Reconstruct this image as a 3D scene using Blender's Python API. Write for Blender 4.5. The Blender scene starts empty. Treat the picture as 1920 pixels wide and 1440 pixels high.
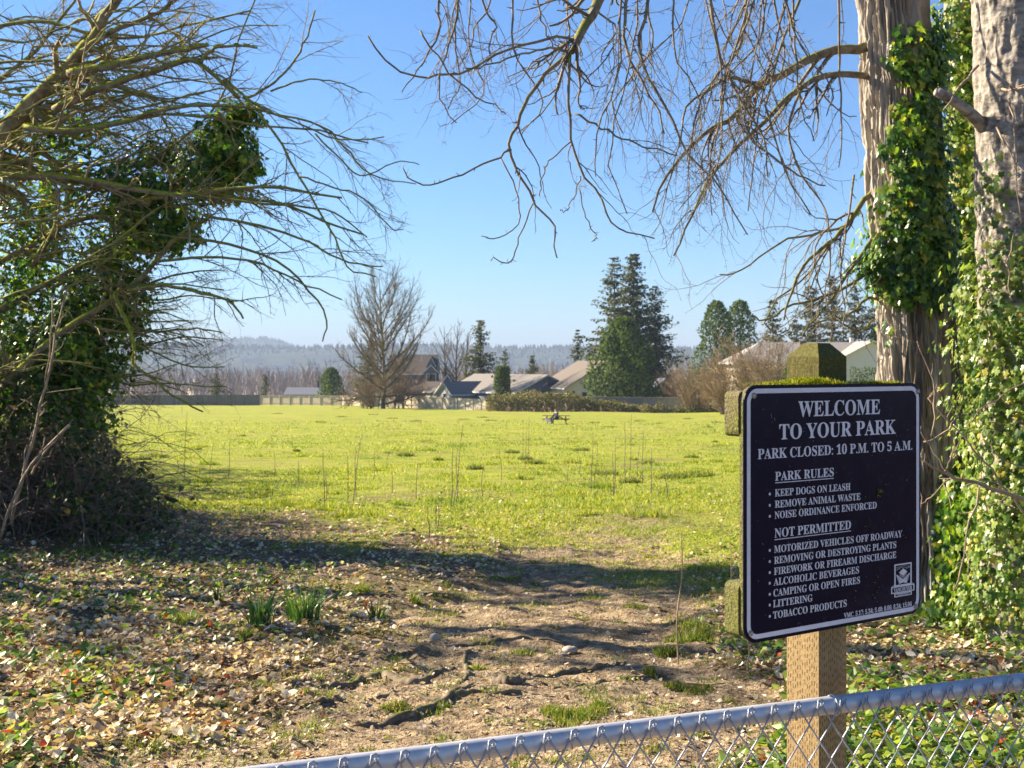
import bpy, math, random
import numpy as np
from math import radians, sin, cos, pi

# ------------------------------------------------------------------ camera, sky, sun
sc = bpy.context.scene
COL = sc.collection
F = 2350.0            # focal length in pixels of a 1920 px wide frame
HZ = 682.0            # pixel row of the horizon
CZ = 1.65             # eye height
cam = bpy.data.cameras.new('camera')
cam.sensor_width = 36.0
cam.lens = 36.0 * F / 1920.0
cam.shift_y = -(720.0 - HZ) / 1920.0
cam.clip_start = 0.05
cam.clip_end = 20000
cam.dof.use_dof = True
cam.dof.focus_distance = 3.6
cam.dof.aperture_fstop = 13
co = bpy.data.objects.new('camera', cam)
co.location = (0, 0, CZ)
co.rotation_euler = (radians(90), 0, 0)
COL.objects.link(co)
sc.camera = co

SUN_EL = radians(28)
SUN_AZ = radians(156)     # counter-clockwise from +X: ahead and to the left
sdir = np.array([cos(SUN_EL) * cos(SUN_AZ), cos(SUN_EL) * sin(SUN_AZ), sin(SUN_EL)])
world = bpy.data.worlds.new('World')
sc.world = world
world.use_nodes = True
wn = world.node_tree.nodes
wl = world.node_tree.links
bg = wn['Background']
sky = wn.new('ShaderNodeTexSky')
sky.sky_type = 'NISHITA'
sky.sun_disc = False
sky.sun_elevation = SUN_EL
sky.sun_rotation = radians(90) - SUN_AZ
sky.air_density = 1.0
sky.dust_density = 0.0
sky.ozone_density = 9.0
sky.altitude = 60
wl.new(sky.outputs[0], bg.inputs[0])
bg.inputs[1].default_value = 0.05
sl = bpy.data.lights.new('sun', 'SUN')
sl.energy = 5.0
sl.angle = radians(0.55)
sl.color = (1.0, 0.86, 0.66)
so = bpy.data.objects.new('sun', sl)
so.rotation_euler = (radians(90) - SUN_EL, 0, SUN_AZ + radians(90))
COL.objects.link(so)
sc.view_settings.view_transform = 'Standard'
sc.view_settings.look = 'None'
sc.view_settings.exposure = 1.92
sc.view_settings.gamma = 1
sc.cycles.use_denoising = True
sc.cycles.max_bounces = 8
sc.cycles.transmission_bounces = 4
sc.cycles.volume_bounces = 0
sc.cycles.sample_clamp_indirect = 6

rng = np.random.default_rng(7)
random.seed(7)

# ------------------------------------------------------------------ noise and terrain
def _hash(ix, iy, iz, seed):
    h = (ix.astype(np.int64) * 374761393 + iy.astype(np.int64) * 668265263 + iz.astype(np.int64) * 2147483647 + seed * 1274126177) & 0xffffffff
    h = ((h ^ (h >> 13)) * 1274126177) & 0xffffffff
    h = (h ^ (h >> 16)) & 0xffff
    return h / 65535.0

def vnoise(x, y, z=None, seed=0):
    x = np.asarray(x, float); y = np.asarray(y, float)
    z = np.zeros_like(x) if z is None else np.asarray(z, float)
    ix, iy, iz = np.floor(x), np.floor(y), np.floor(z)
    fx, fy, fz = x - ix, y - iy, z - iz
    fx, fy, fz = [f * f * (3 - 2 * f) for f in (fx, fy, fz)]
    r = 0
    for a in (0, 1):
        for b in (0, 1):
            for c in (0, 1):
                w = (fx if a else 1 - fx) * (fy if b else 1 - fy) * (fz if c else 1 - fz)
                r = r + w * _hash(ix + a, iy + b, iz + c, seed)
    return r

def fbm(x, y, z=None, o=4, seed=0):
    s, a, t = 0, .5, 0
    for k in range(o):
        f = 2.03 ** k
        s = s + a * vnoise(np.asarray(x) * f, np.asarray(y) * f, None if z is None else np.asarray(z) * f, seed + k * 17)
        t += a; a *= .5
    return s / t

KY = [-60, 0, 4, 20, 60, 110, 176, 200, 264, 320, 500, 900, 1500, 12000]
KZ = [0, 0, 0, -.52, -1.95, -3.6, -5.15, -5.75, -6.95, -8.2, -15, -27, -31, -31]
def prof(y):
    y = np.asarray(y, float)
    return (np.interp(y * .94, KY, KZ) + np.interp(y, KY, KZ) + np.interp(y * 1.06, KY, KZ)) / 3

def path_c(y):
    return np.interp(y, [2, 6, 7.3, 8.7, 10.5, 12.3, 14.8, 20], [-.5, -.25, -.12, .18, .5, .85, 1.2, 1.7])
def path_w(y):
    return np.interp(y, [2, 6, 7.3, 8.7, 10.5, 12.3, 14.8, 18, 21], [1.6, 1.5, 1.3, 1.2, 1.1, .95, .75, .5, .3])

def path_mask(x, y):
    d = np.abs(x - path_c(y)) / path_w(y) + (fbm(x * 1.6, y * 1.2, o=5, seed=5) - .5) * 1.7
    m = np.clip((1.18 - d) / .45, 0, 1)
    return m * np.clip((19 - y) / 5, 0, 1) * (y > -5)

def field_mask(x, y):
    # 1 where open field grass grows
    edge = np.interp(x, [-9, -5, -2, 0, 1.2, 3, 8], [24, 20, 16.5, 13.0, 11.6, 11.2, 13])
    return np.clip((y - edge) / 6.5 + (fbm(x * .9, y * .7, o=5, seed=11) - .5) * 3.2 + .5, 0, 1)

def gz(x, y):
    x = np.asarray(x, float); y = np.asarray(y, float)
    z = prof(y)
    near = np.clip((30 - y) / 14, 0, 1)
    pm = path_mask(x, y) * near
    z = z + near * ((fbm(x * .8, y * .8, o=3, seed=3) - .5) * .16)
    z = z - pm * .05 + pm * ((fbm(x * 2.2, y * 3.0, o=3, seed=21) - .5) * .055 + (fbm(x * 7, y * 11, o=4, seed=22) - .5) * .075)
    z = z + near * (1 - pm) * (fbm(x * 5, y * 5, o=3, seed=23) - .5) * .06
    far = np.clip((y - 14) / 10, 0, 1) * np.clip((300 - y) / 60, 0, 1)
    z = z + far * ((fbm(x * .22, y * .22, o=3, seed=31) - .5) * .22)
    # raised bank under the thicket and under the big trees
    z = z + .25 * np.exp(-(((x + 6.5) / 1.6) ** 2 + ((y - 15.5) / 4) ** 2))
    z = z + .10 * np.exp(-(((x - 3.2) / 1.0) ** 2 + ((y - 9.2) / 1.6) ** 2))
    return z

def G(px, Y):
    x = (px - 960) / F * Y
    return np.array([x, Y, float(gz(x, Y))])
def P(px, py, Y):
    return np.array([(px - 960) / F * Y, Y, CZ - (py - HZ) / F * Y])
def Yof(px, py):
    lo, hi = 3.0, 400.0
    for _ in range(50):
        m = (lo + hi) / 2
        g = G(px, m)
        if HZ + (CZ - g[2]) / m * F > py: lo = m
        else: hi = m
    return lo
def GP(px, py):
    return G(px, Yof(px, py))

# ------------------------------------------------------------------ mesh helpers
def setp(o, label=None, cat=None, group=None, kind=None):
    if label: o['label'] = label
    if cat: o['category'] = cat
    if group: o['group'] = group
    if kind: o['kind'] = kind
    return o

def empty(name, loc, label, cat, group=None):
    o = bpy.data.objects.new(name, None)
    o.empty_display_size = .2
    o.location = [float(v) for v in loc]
    COL.objects.link(o)
    return setp(o, label, cat, group)

class MB:
    """collects vertices and polygons, links them as one mesh object"""
    def __init__(s):
        s.v = []; s.n = 0; s.f = {}
    def add(s, v, faces, mi=0):
        v = np.asarray(v, float).reshape(-1, 3)
        if isinstance(faces, np.ndarray):
            s.f.setdefault(faces.shape[1], []).append((faces + s.n, mi))
        else:
            by = {}
            for f in faces: by.setdefault(len(f), []).append(f)
            for k, l in by.items():
                s.f.setdefault(k, []).append((np.array(l, int) + s.n, mi))
        s.v.append(v); s.n += len(v)
        return s
    def box(s, c, size, R=None, mi=0, taper=1.0):
        h = np.array(size, float) / 2
        q = np.array([(x, y, z) for z in (-1, 1) for y in (-1, 1) for x in (-1, 1)], float)
        q[q[:, 2] > 0, :2] *= taper
        q = q * h
        if R is not None: q = q @ np.asarray(R).T
        return s.add(q + np.asarray(c, float), [(0, 2, 3, 1), (4, 5, 7, 6), (0, 1, 5, 4), (2, 6, 7, 3), (0, 4, 6, 2), (1, 3, 7, 5)], mi)
    def bbox(s, c, size, b=.01, R=None, mi=0):
        """box with chamfered edges"""
        h = np.array(size, float) / 2
        b = min(b, *(h * .9))
        vs = []; idx = {}
        for sx in (-1, 1):
            for sy in (-1, 1):
                for sz in (-1, 1):
                    sg = np.array([sx, sy, sz])
                    for ax in range(3):
                        p = sg * h - sg * b
                        p[ax] = sg[ax] * h[ax]
                        idx[(sx, sy, sz, ax)] = len(vs); vs.append(p)
        fs = []
        for ax in range(3):
            a1, a2 = [(1, 2), (2, 0), (0, 1)][ax]
            for sg in (-1, 1):
                loop = []
                for s1, s2 in ((-1, -1), (1, -1), (1, 1), (-1, 1)):
                    k = [0, 0, 0]; k[ax] = sg; k[a1] = s1; k[a2] = s2
                    loop.append(idx[(*k, ax)])
                fs.append(tuple(loop if sg > 0 else loop[::-1]))
        for ax in range(3):
            a1, a2 = [(1, 2), (2, 0), (0, 1)][ax]
            for s1 in (-1, 1):
                for s2 in (-1, 1):
                    k0 = [0, 0, 0]; k1 = [0, 0, 0]
                    k0[ax] = -1; k1[ax] = 1
                    for k in (k0, k1): k[a1] = s1; k[a2] = s2
                    q = [idx[(*k0, a1)], idx[(*k1, a1)], idx[(*k1, a2)], idx[(*k0, a2)]]
                    fs.append(tuple(q if s1 * s2 < 0 else q[::-1]))
        for sx in (-1, 1):
            for sy in (-1, 1):
                for sz in (-1, 1):
                    t = [idx[(sx, sy, sz, a)] for a in range(3)]
                    fs.append(tuple(t if sx * sy * sz > 0 else t[::-1]))
        v = np.array(vs)
        if R is not None: v = v @ np.asarray(R).T
        return s.add(v + np.asarray(c, float), fs, mi)
    def tubes(s, lines, sides, mi=0):
        """lines: list of (points, radii); swept as tapering tubes"""
        by = {}
        for p, r in lines:
            by.setdefault(len(p), []).append((p, r))
        ang = np.arange(sides) * 2 * pi / sides
        ca, sa = np.cos(ang), np.sin(ang)
        for n, l in by.items():
            p = np.array([np.asarray(a, float) for a, _ in l])
            r = np.array([np.broadcast_to(np.asarray(b, float), (n,)) for _, b in l])
            t = np.gradient(p, axis=1)
            t /= np.linalg.norm(t, axis=2, keepdims=True) + 1e-9
            m = np.abs(t.mean(1))
            ref = np.eye(3)[np.argmin(m, 1)]
            u = np.cross(t, ref[:, None, :])
            u /= np.linalg.norm(u, axis=2, keepdims=True) + 1e-9
            w = np.cross(t, u)
            v = p[:, :, None, :] + r[:, :, None, None] * (u[:, :, None, :] * ca[None, None, :, None] + w[:, :, None, :] * sa[None, None, :, None])
            L = len(l)
            base = (np.arange(L) * n * sides)[:, None, None]
            i = np.arange(n - 1)[None, :, None] * sides
            j = np.arange(sides)[None, None, :]
            j2 = (j + 1) % sides
            q = np.stack([base + i + j, base + i + j2, base + i + sides + j2, base + i + sides + j], -1).reshape(-1, 4)
            s.add(v.reshape(-1, 3), q, mi)
            if sides > 4:
                caps = np.concatenate([(base[:, 0] + np.arange(sides)[None, ::-1]), (base[:, 0] + (n - 1) * sides + np.arange(sides)[None, :])])
                s.f.setdefault(sides, []).append((caps + s.n - len(v.reshape(-1, 3)), mi))
        return s
    def scatter(s, bv, bf, pos, fwd, nor, scale, mi=0):
        """copies of a small shape: local x = right, y = fwd, z = nor"""
        pos = np.asarray(pos, float); N = len(pos)
        fwd = fwd / (np.linalg.norm(fwd, axis=1, keepdims=True) + 1e-9)
        rt = np.cross(fwd, nor); rt /= np.linalg.norm(rt, axis=1, keepdims=True) + 1e-9
        nn = np.cross(rt, fwd)
        scale = np.asarray(scale, float)
        if scale.ndim == 1: scale = np.repeat(scale[:, None], 3, 1)
        b = bv[None] * scale[:, None, :]
        v = pos[:, None, :] + b[..., 0:1] * rt[:, None] + b[..., 1:2] * fwd[:, None] + b[..., 2:3] * nn[:, None]
        by = {}
        for f in bf: by.setdefault(len(f), []).append(f)
        off = (np.arange(N) * len(bv))[:, None, None]
        first = True
        n0 = s.n
        for k, l in by.items():
            q = (np.array(l)[None] + off).reshape(-1, k)
            s.f.setdefault(k, []).append((q + n0, mi))
        s.v.append(v.reshape(-1, 3)); s.n += N * len(bv)
        return s
    def build(s, name, mats, parent=None, smooth=False, attr=None):
        if not isinstance(mats, (list, tuple)): mats = [mats]
        v = np.concatenate(s.v) if s.v else np.zeros((0, 3))
        if parent is not None:
            v = v - np.array(world_loc(parent))
        me = bpy.data.meshes.new(name)
        me.vertices.add(len(v))
        me.vertices.foreach_set('co', v.astype(np.float32).ravel())
        loops = []; starts = []; mis = []; at = 0
        for k, l in s.f.items():
            for q, mi in l:
                loops.append(q.ravel())
                starts.append(at + np.arange(len(q)) * k)
                at += q.size
                mis.append(np.full(len(q), mi))
        loops = np.concatenate(loops).astype(np.int32); starts = np.concatenate(starts).astype(np.int32); mis = np.concatenate(mis).astype(np.int32)
        me.loops.add(len(loops)); me.loops.foreach_set('vertex_index', loops)
        me.polygons.add(len(starts)); me.polygons.foreach_set('loop_start', starts)
        me.polygons.foreach_set('material_index', mis)
        me.polygons.foreach_set('use_smooth', np.full(len(starts), bool(smooth)))
        for m in mats: me.materials.append(m)
        me.update(calc_edges=True)
        if attr is not None:
            for an, av in attr.items():
                a = me.attributes.new(an, 'FLOAT', 'POINT')
                a.data.foreach_set('value', np.asarray(av, np.float32))
        o = bpy.data.objects.new(name, me)
        COL.objects.link(o)
        if parent is not None: o.parent = parent
        return o

def world_loc(o):
    p = np.zeros(3)
    while o is not None:
        p = p + np.array(o.location); o = o.parent
    return p

def rotz(a):
    return np.array([[cos(a), -sin(a), 0], [sin(a), cos(a), 0], [0, 0, 1]])

def unit(v):
    v = np.asarray(v, float)
    return v / (np.linalg.norm(v) + 1e-9)

def rand_dirs(n):
    d = rng.normal(size=(n, 3))
    return d / np.linalg.norm(d, axis=1, keepdims=True)

def smooth_line(pts, n):
    """Catmull-Rom resample of a list of points"""
    pts = [np.asarray(p, float) for p in pts]
    if len(pts) < 3:
        return np.array([pts[0] + (pts[-1] - pts[0]) * t for t in np.linspace(0, 1, n)])
    a = [2 * pts[0] - pts[1]] + pts + [2 * pts[-1] - pts[-2]]
    out = []
    for t in np.linspace(0, len(pts) - 1 - 1e-6, n):
        i = int(t); f = t - i
        p0, p1, p2, p3 = a[i], a[i + 1], a[i + 2], a[i + 3]
        out.append(.5 * ((2 * p1) + (-p0 + p2) * f + (2 * p0 - 5 * p1 + 4 * p2 - p3) * f * f + (-p0 + 3 * p1 - 3 * p2 + p3) * f ** 3))
    return np.array(out)

# ------------------------------------------------------------------ materials
def newmat(name):
    m = bpy.data.materials.new(name); m.use_nodes = True
    nt = m.node_tree
    return m, nt, nt.nodes, nt.links, nt.nodes['Principled BSDF']

def ramp(nt, fac, stops, interp='LINEAR'):
    r = nt.nodes.new('ShaderNodeValToRGB')
    r.color_ramp.interpolation = interp
    el = r.color_ramp.elements
    while len(el) < len(stops): el.new(.5)
    for e, (p, c) in zip(el, stops):
        e.position = p; e.color = (*c, 1)
    if fac is not None: nt.links.new(fac, r.inputs[0])
    return r.outputs[0]

def noise_node(nt, scale, detail=4, rough=.55, vec=None, stretch=None, coord='Object'):
    tc = nt.nodes.new('ShaderNodeTexCoord')
    src = tc.outputs[coord] if vec is None else vec
    if stretch is not None:
        mp = nt.nodes.new('ShaderNodeMapping'); mp.inputs['Scale'].default_value = stretch
        nt.links.new(src, mp.inputs[0]); src = mp.outputs[0]
    n = nt.nodes.new('ShaderNodeTexNoise')
    n.inputs['Scale'].default_value = scale; n.inputs['Detail'].default_value = detail; n.inputs['Roughness'].default_value = rough
    nt.links.new(src, n.inputs['Vector'])
    return n.outputs[0]

def mixc(nt, fac, a, b, blend='MIX'):
    m = nt.nodes.new('ShaderNodeMix'); m.data_type = 'RGBA'; m.blend_type = blend
    if isinstance(fac, (int, float)): m.inputs[0].default_value = fac
    else: nt.links.new(fac, m.inputs[0])
    for s, i in ((a, 6), (b, 7)):
        if isinstance(s, tuple): m.inputs[i].default_value = (*s, 1)
        else: nt.links.new(s, m.inputs[i])
    return m.outputs[2]

def mathn(nt, op, a, b=None, clamp=False):
    m = nt.nodes.new('ShaderNodeMath'); m.operation = op; m.use_clamp = clamp
    for s, i in ((a, 0), (b, 1)):
        if s is None: continue
        if isinstance(s, (int, float)): m.inputs[i].default_value = s
        else: nt.links.new(s, m.inputs[i])
    return m.outputs[0]

def bump(nt, bsdf, h, dist=.01, strength=1.0):
    b = nt.nodes.new('ShaderNodeBump'); b.inputs['Distance'].default_value = dist; b.inputs['Strength'].default_value = strength
    nt.links.new(h, b.inputs['Height']); nt.links.new(b.outputs[0], bsdf.inputs['Normal'])

def island(nt):
    return nt.nodes.new('ShaderNodeNewGeometry').outputs['Random Per Island']

def leaf_mat(name, stops, trans=.45, rough=.45, spec=.4, tmul=1.5, interp='LINEAR', patch=None):
    m, nt, N, L, b = newmat(name)
    c = ramp(nt, island(nt), stops, interp)
    if patch:
        for sc_, lo, col in patch:
            c = mixc(nt, mathn(nt, 'MULTIPLY', mathn(nt, 'SUBTRACT', noise_node(nt, sc_, 4, .6), lo), 5, True), c, mixc(nt, 1.0, c, col, 'MULTIPLY'))
    n = noise_node(nt, 90, 2)
    c2 = mixc(nt, .35, c, ramp(nt, n, [(.3, (.45, .45, .45)), (.7, (1, 1, 1))]), 'MULTIPLY')
    L.new(c2, b.inputs['Base Color'])
    b.inputs['Roughness'].default_value = rough
    b.inputs['Specular IOR Level'].default_value = spec
    t = N.new('ShaderNodeBsdfTranslucent')
    tc = mixc(nt, 1.0, c, (tmul, tmul * .95, tmul * .45), 'MULTIPLY')
    L.new(tc, t.inputs[0])
    mx = N.new('ShaderNodeMixShader'); mx.inputs[0].default_value = trans
    L.new(b.outputs[0], mx.inputs[1]); L.new(t.outputs[0], mx.inputs[2])
    L.new(mx.outputs[0], N['Material Output'].inputs[0])
    return m

def plain_mat(name, col, rough=.6, metal=0, var=.25, scale=6, bumpd=0, spec=.5, stretch=None):
    m, nt, N, L, b = newmat(name)
    n = noise_node(nt, scale, 5, .6, stretch=stretch)
    lo = tuple(c * (1 - var) for c in col); hi = tuple(min(1, c * (1 + var)) for c in col)
    L.new(ramp(nt, n, [(.3, lo), (.7, hi)]), b.inputs['Base Color'])
    b.inputs['Roughness'].default_value = rough; b.inputs['Metallic'].default_value = metal
    b.inputs['Specular IOR Level'].default_value = spec
    if bumpd: bump(nt, b, n, bumpd)
    return m

def bark_mat(name, dark, light, moss=None, mossamt=.5, scale=9, stretch=(1, 1, .25), bumpd=.01, up_moss=True):
    m, nt, N, L, b = newmat(name)
    n = noise_node(nt, scale, 6, .65, stretch=stretch)
    c = ramp(nt, n, [(.32, dark), (.52, tuple((a + d) / 2 for a, d in zip(dark, light))), (.7, light)])
    if moss is not None:
        g = N.new('ShaderNodeNewGeometry')
        sx = N.new('ShaderNodeSeparateXYZ'); L.new(g.outputs['Normal'], sx.inputs[0])
        mn = noise_node(nt, scale * .6, 4, .6)
        f = mathn(nt, 'ADD', mathn(nt, 'MULTIPLY', sx.outputs[2], .55 if up_moss else .1), mathn(nt, 'MULTIPLY', mn, 1.0))
        f = mathn(nt, 'MULTIPLY', mathn(nt, 'SUBTRACT', f, 1.0 - mossamt), 4, True)
        mc = ramp(nt, noise_node(nt, scale * 6, 2), [(.35, tuple(v * .5 for v in moss)), (.7, moss)])
        c = mixc(nt, f, c, mc)
    L.new(c, b.inputs['Base Color'])
    b.inputs['Roughness'].default_value = .9; b.inputs['Specular IOR Level'].default_value = .15
    bump(nt, b, n, bumpd)
    return m

M = {}
M['ivy'] = leaf_mat('ivy_leaf', [(0, (.016, .055, .012)), (.35, (.045, .12, .016)), (.7, (.105, .21, .022)), (.93, (.22, .31, .03)), (1, (.36, .34, .04))], .42, .36, .5, 2.1)
M['ivy_sunlit'] = leaf_mat('ivy_leaf_sunlit', [(0, (.03, .09, .012)), (.3, (.10, .19, .022)), (.6, (.22, .31, .05)), (.93, (.36, .42, .10)), (1, (.5, .38, .06))], .42, .40, .45, 1.6)  # brighter copy of the ivy leaf, sunlight put into its colour
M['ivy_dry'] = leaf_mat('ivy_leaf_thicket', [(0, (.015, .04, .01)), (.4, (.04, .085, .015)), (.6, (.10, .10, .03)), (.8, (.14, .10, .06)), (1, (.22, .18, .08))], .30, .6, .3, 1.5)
M['litter'] = leaf_mat('dead_leaf', [(0, (.12, .07, .045)), (.22, (.36, .25, .155)), (.44, (.60, .47, .32)), (.75, (.79, .67, .48)), (.96, (.88, .81, .66)), (.985, (.36, .07, .03)), (1, (.48, .20, .05))], .22, .7, .25, 1.2)
M['ground_ivy'] = leaf_mat('ground_leaf', [(0, (.04, .11, .015)), (.35, (.11, .21, .025)), (.7, (.25, .35, .05)), (.96, (.34, .36, .07)), (.985, (.36, .05, .03)), (1, (.42, .2, .03))], .36, .42, .4, 1.5)
M['grass'] = leaf_mat('grass_blade', [(0, (.12, .20, .02)), (.4, (.21, .285, .028)), (.75, (.31, .34, .05)), (1, (.52, .46, .18))], .45, .55, .3, 1.35, 'LINEAR', [(.35, .52, (.52, .78, .55)), (.9, .58, (1.25, .98, 1.1)), (.13, .55, (.72, .86, .7))])
M['tuft'] = leaf_mat('tuft_blade', [(0, (.06, .13, .016)), (.5, (.15, .23, .028)), (.8, (.28, .28, .06)), (1, (.42, .34, .15))], .35, .5, .3, 1.4)
M['daffodil'] = leaf_mat('daffodil_blade', [(0, (.03, .085, .018)), (.6, (.055, .14, .028)), (1, (.10, .20, .04))], .28, .4, .5, 1.6)
M['bark_big'] = bark_mat('cottonwood_bark', (.14, .12, .10), (.54, .48, .40), (.16, .19, .03), .28, 7, (1, 1, .16), .012, False)
M['bark_smooth'] = bark_mat('mottled_bark', (.10, .09, .078), (.46, .41, .35), (.10, .12, .03), .22, 13, (1, 1, 1.7), .02, False)
M['bark_moss'] = bark_mat('mossy_bark', (.07, .055, .04), (.34, .28, .21), (.36, .38, .04), .66, 8, (1, 1, 1), .012)
M['twig'] = plain_mat('twig', (.155, .125, .085), .75, 0, .4, 12, 0, .3)
M['twig_l'] = bark_mat('lichen_twig', (.16, .125, .085), (.46, .37, .24), (.30, .30, .06), .5, 14, (1, 1, 1), .003)
M['limb_grey'] = bark_mat('grey_limb', (.10, .08, .055), (.34, .28, .20), (.22, .22, .05), .38, 14, (1, 1, 1), .003)
M['dry_stem'] = plain_mat('dry_stem', (.30, .215, .14), .7, 0, .4, 10, 0, .3)
M['cane'] = plain_mat('cane', (.16, .115, .085), .7, 0, .5, 8, 0, .3)
M['conifer'] = leaf_mat('conifer_spray', [(0, (.02, .036, .014)), (.5, (.06, .08, .022)), (.85, (.12, .125, .034)), (1, (.17, .16, .05))], .22, .7, .2, 1.5)
M['cedar'] = leaf_mat('cedar_spray', [(0, (.022, .05, .012)), (.5, (.065, .115, .022)), (1, (.15, .19, .04))], .25, .7, .2, 1.4)
M['far_twig'] = plain_mat('far_twig', (.21, .165, .115), .9, 0, .25, .6, 0, .1)
M['far_shrub'] = plain_mat('far_shrub_twig', (.33, .24, .15), .9, 0, .25, .6, 0, .1)
M['far_bark'] = plain_mat('far_bark', (.11, .085, .06), .9, 0, .3, 1.5, 0, .1)
M['hedge'] = leaf_mat('hedge_leaf', [(0, (.05, .075, .02)), (.45, (.13, .145, .04)), (.75, (.25, .22, .09)), (1, (.42, .34, .18))], .25, .7, .2, 1.2)
M['steel'] = plain_mat('galvanised_steel', (.50, .51, .54), .5, .35, .16, 26, .0006)
M['wire'] = plain_mat('galvanised_wire', (.33, .34, .37), .5, .5, .2, 40, 0)

# ------------------------------------------------------------------ leaf shapes
def lobed_leaf():
    o = [(0, -.10), (.30, -.28), (.52, .02), (.34, .22), (.46, .52), (.17, .52), (0, 1.0), (-.17, .52), (-.46, .52), (-.34, .22), (-.52, .02), (-.30, -.28)]
    v = [(0, .22, .0)] + [(x, y, -abs(x) * .22 - max(0, y - .5) * .25) for x, y in o]
    f = [(0, i, i % 12 + 1) for i in range(1, 13)]
    return np.array(v) * np.array([.8, .8, .8]), f
IVY = lobed_leaf()
def heart_leaf():
    o = [(0, 0), (.34, -.08), (.45, .28), (.22, .68), (0, 1.0), (-.22, .68), (-.45, .28), (-.34, -.08)]
    v = [(0, .35, 0)] + [(x, y, -abs(x) * .3) for x, y in o]
    f = [(0, i, i % 8 + 1) for i in range(1, 9)]
    return np.array(v), f
HEART = heart_leaf()
def dead_leaf():
    v = [(0, 0, .10), (.28, .26, .24), (.36, .62, .20), (0, .5, .0), (-.30, .66, .34), (-.27, .28, .15), (.06, 1.0, .26)]
    f = [(0, 1, 3), (1, 2, 3), (2, 6, 3), (6, 4, 3), (4, 5, 3), (5, 0, 3)]
    return np.array(v), f
DEAD = dead_leaf()
BLADE = (np.array([(-.5, 0, 0), (.5, 0, 0), (.38, .5, .04), (-.38, .5, .04), (0, 1, .22)]), [(0, 1, 2, 3), (3, 2, 4)])
CARD = (np.array([(-.5, 0, .0), (.5, 0, 0), (.28, 1, -.1), (-.28, 1, -.1)]), [(0, 1, 2, 3)])
SPRAY = (np.array([(0, 0, 0), (.22, .35, .02), (.5, .5, -.10), (.2, .7, -.08), (0, 1.05, -.22), (-.2, .7, -.08), (-.5, .5, -.10), (-.22, .35, .02)]), [(0, 1, 7), (1, 2, 3), (7, 5, 6), (1, 3, 7), (7, 3, 5), (3, 4, 5)])

def leaves(mb, shape, pos, nor, size, jit=.5, fwd=None, mi=0):
    n = len(pos)
    nor = nor + rand_dirs(n) * jit
    nor /= np.linalg.norm(nor, axis=1, keepdims=True)
    f = rand_dirs(n) if fwd is None else fwd + rand_dirs(n) * jit
    f = f - nor * np.sum(f * nor, 1, keepdims=True)
    mb.scatter(shape[0], shape[1], pos, f, nor, size, mi)

# ================================================================== GROUND
def axis(parts):
    out = []
    for a, b, s in parts:
        out += list(np.arange(a, b, s))
    return out
ys = axis([(-40, 0, 4), (0, 4.5, .25), (4.5, 14, .04), (14, 24, .1)])
y = 24.0
while y < 9000:
    ys.append(y); y += max(.25, y * .02)
ys = np.array(ys)
xh = axis([(0, 4.2, .045), (4.2, 8, .12)])
x = 8.0
while x < 5000:
    xh.append(x); x += max(.25, (x - 6) * .05 + .1)
xh = np.array(xh)
xs = np.concatenate([-xh[:0:-1], xh])
X, Y = np.meshgrid(xs, ys)
nx, ny = len(xs), len(ys)
i = np.arange(ny - 1)[:, None] * nx + np.arange(nx - 1)[None]
q = np.stack([i, i + 1, i + nx + 1, i + nx], -1).reshape(-1, 4)
pmv = path_mask(X, Y).ravel()
fmv = field_mask(X, Y).ravel()
farv = np.clip((Y - 270) / 60, 0, 1).ravel()

m, nt, N, L, b = newmat('ground')
def attr(nm):
    a = N.new('ShaderNodeAttribute'); a.attribute_name = nm; return a.outputs['Fac']
n1 = noise_node(nt, 1.3, 6, .6); n2 = noise_node(nt, 11, 6, .65); n3 = noise_node(nt, 45, 4, .6); n0 = noise_node(nt, .12, 4, .6)
dirt = ramp(nt, n2, [(.25, (.085, .064, .042)), (.42, (.215, .158, .10)), (.58, (.41, .31, .19)), (.78, (.60, .475, .31))])
dirt = mixc(nt, mathn(nt, 'MULTIPLY', mathn(nt, 'SUBTRACT', n1, .52), 3.5, True), dirt, (.13, .10, .07))
soil = ramp(nt, n2, [(.3, (.07, .052, .036)), (.55, (.19, .14, .09)), (.75, (.34, .26, .18))])
fld = ramp(nt, n1, [(.25, (.16, .20, .022)), (.5, (.26, .29, .035)), (.75, (.35, .34, .06))])
fld = mixc(nt, mathn(nt, 'MULTIPLY', mathn(nt, 'SUBTRACT', n0, .5), 2.2, True), fld, (.36, .33, .09))
fld = mixc(nt, mathn(nt, 'MULTIPLY', mathn(nt, 'SUBTRACT', n2, .55), 2.5, True), fld, (.13, .17, .02))
fld = mixc(nt, mathn(nt, 'MULTIPLY', mathn(nt, 'SUBTRACT', noise_node(nt, .32, 5, .65), .55), 6, True), fld, (.20, .17, .07))
farc = ramp(nt, noise_node(nt, .006, 5, .6), [(.3, (.30, .25, .19)), (.55, (.45, .37, .27)), (.75, (.26, .24, .17))])
c = mixc(nt, attr('field'), soil, fld)
c = mixc(nt, mathn(nt, 'MULTIPLY', attr('path'), mathn(nt, 'ADD', .55, n1), True), c, dirt)
c = mixc(nt, attr('far'), c, farc)
L.new(c, b.inputs['Base Color'])
b.inputs['Roughness'].default_value = .95; b.inputs['Specular IOR Level'].default_value = .1
bump(nt, b, mathn(nt, 'ADD', n2, mathn(nt, 'MULTIPLY', n3, .6)), .06)
M['ground'] = m
mb = MB()
mb.add(np.stack([X.ravel(), Y.ravel(), gz(X.ravel(), Y.ravel())], 1), q)
g = mb.build('ground', m, smooth=True, attr={'path': pmv, 'field': fmv, 'far': farv})
setp(g, kind='structure')

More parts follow.
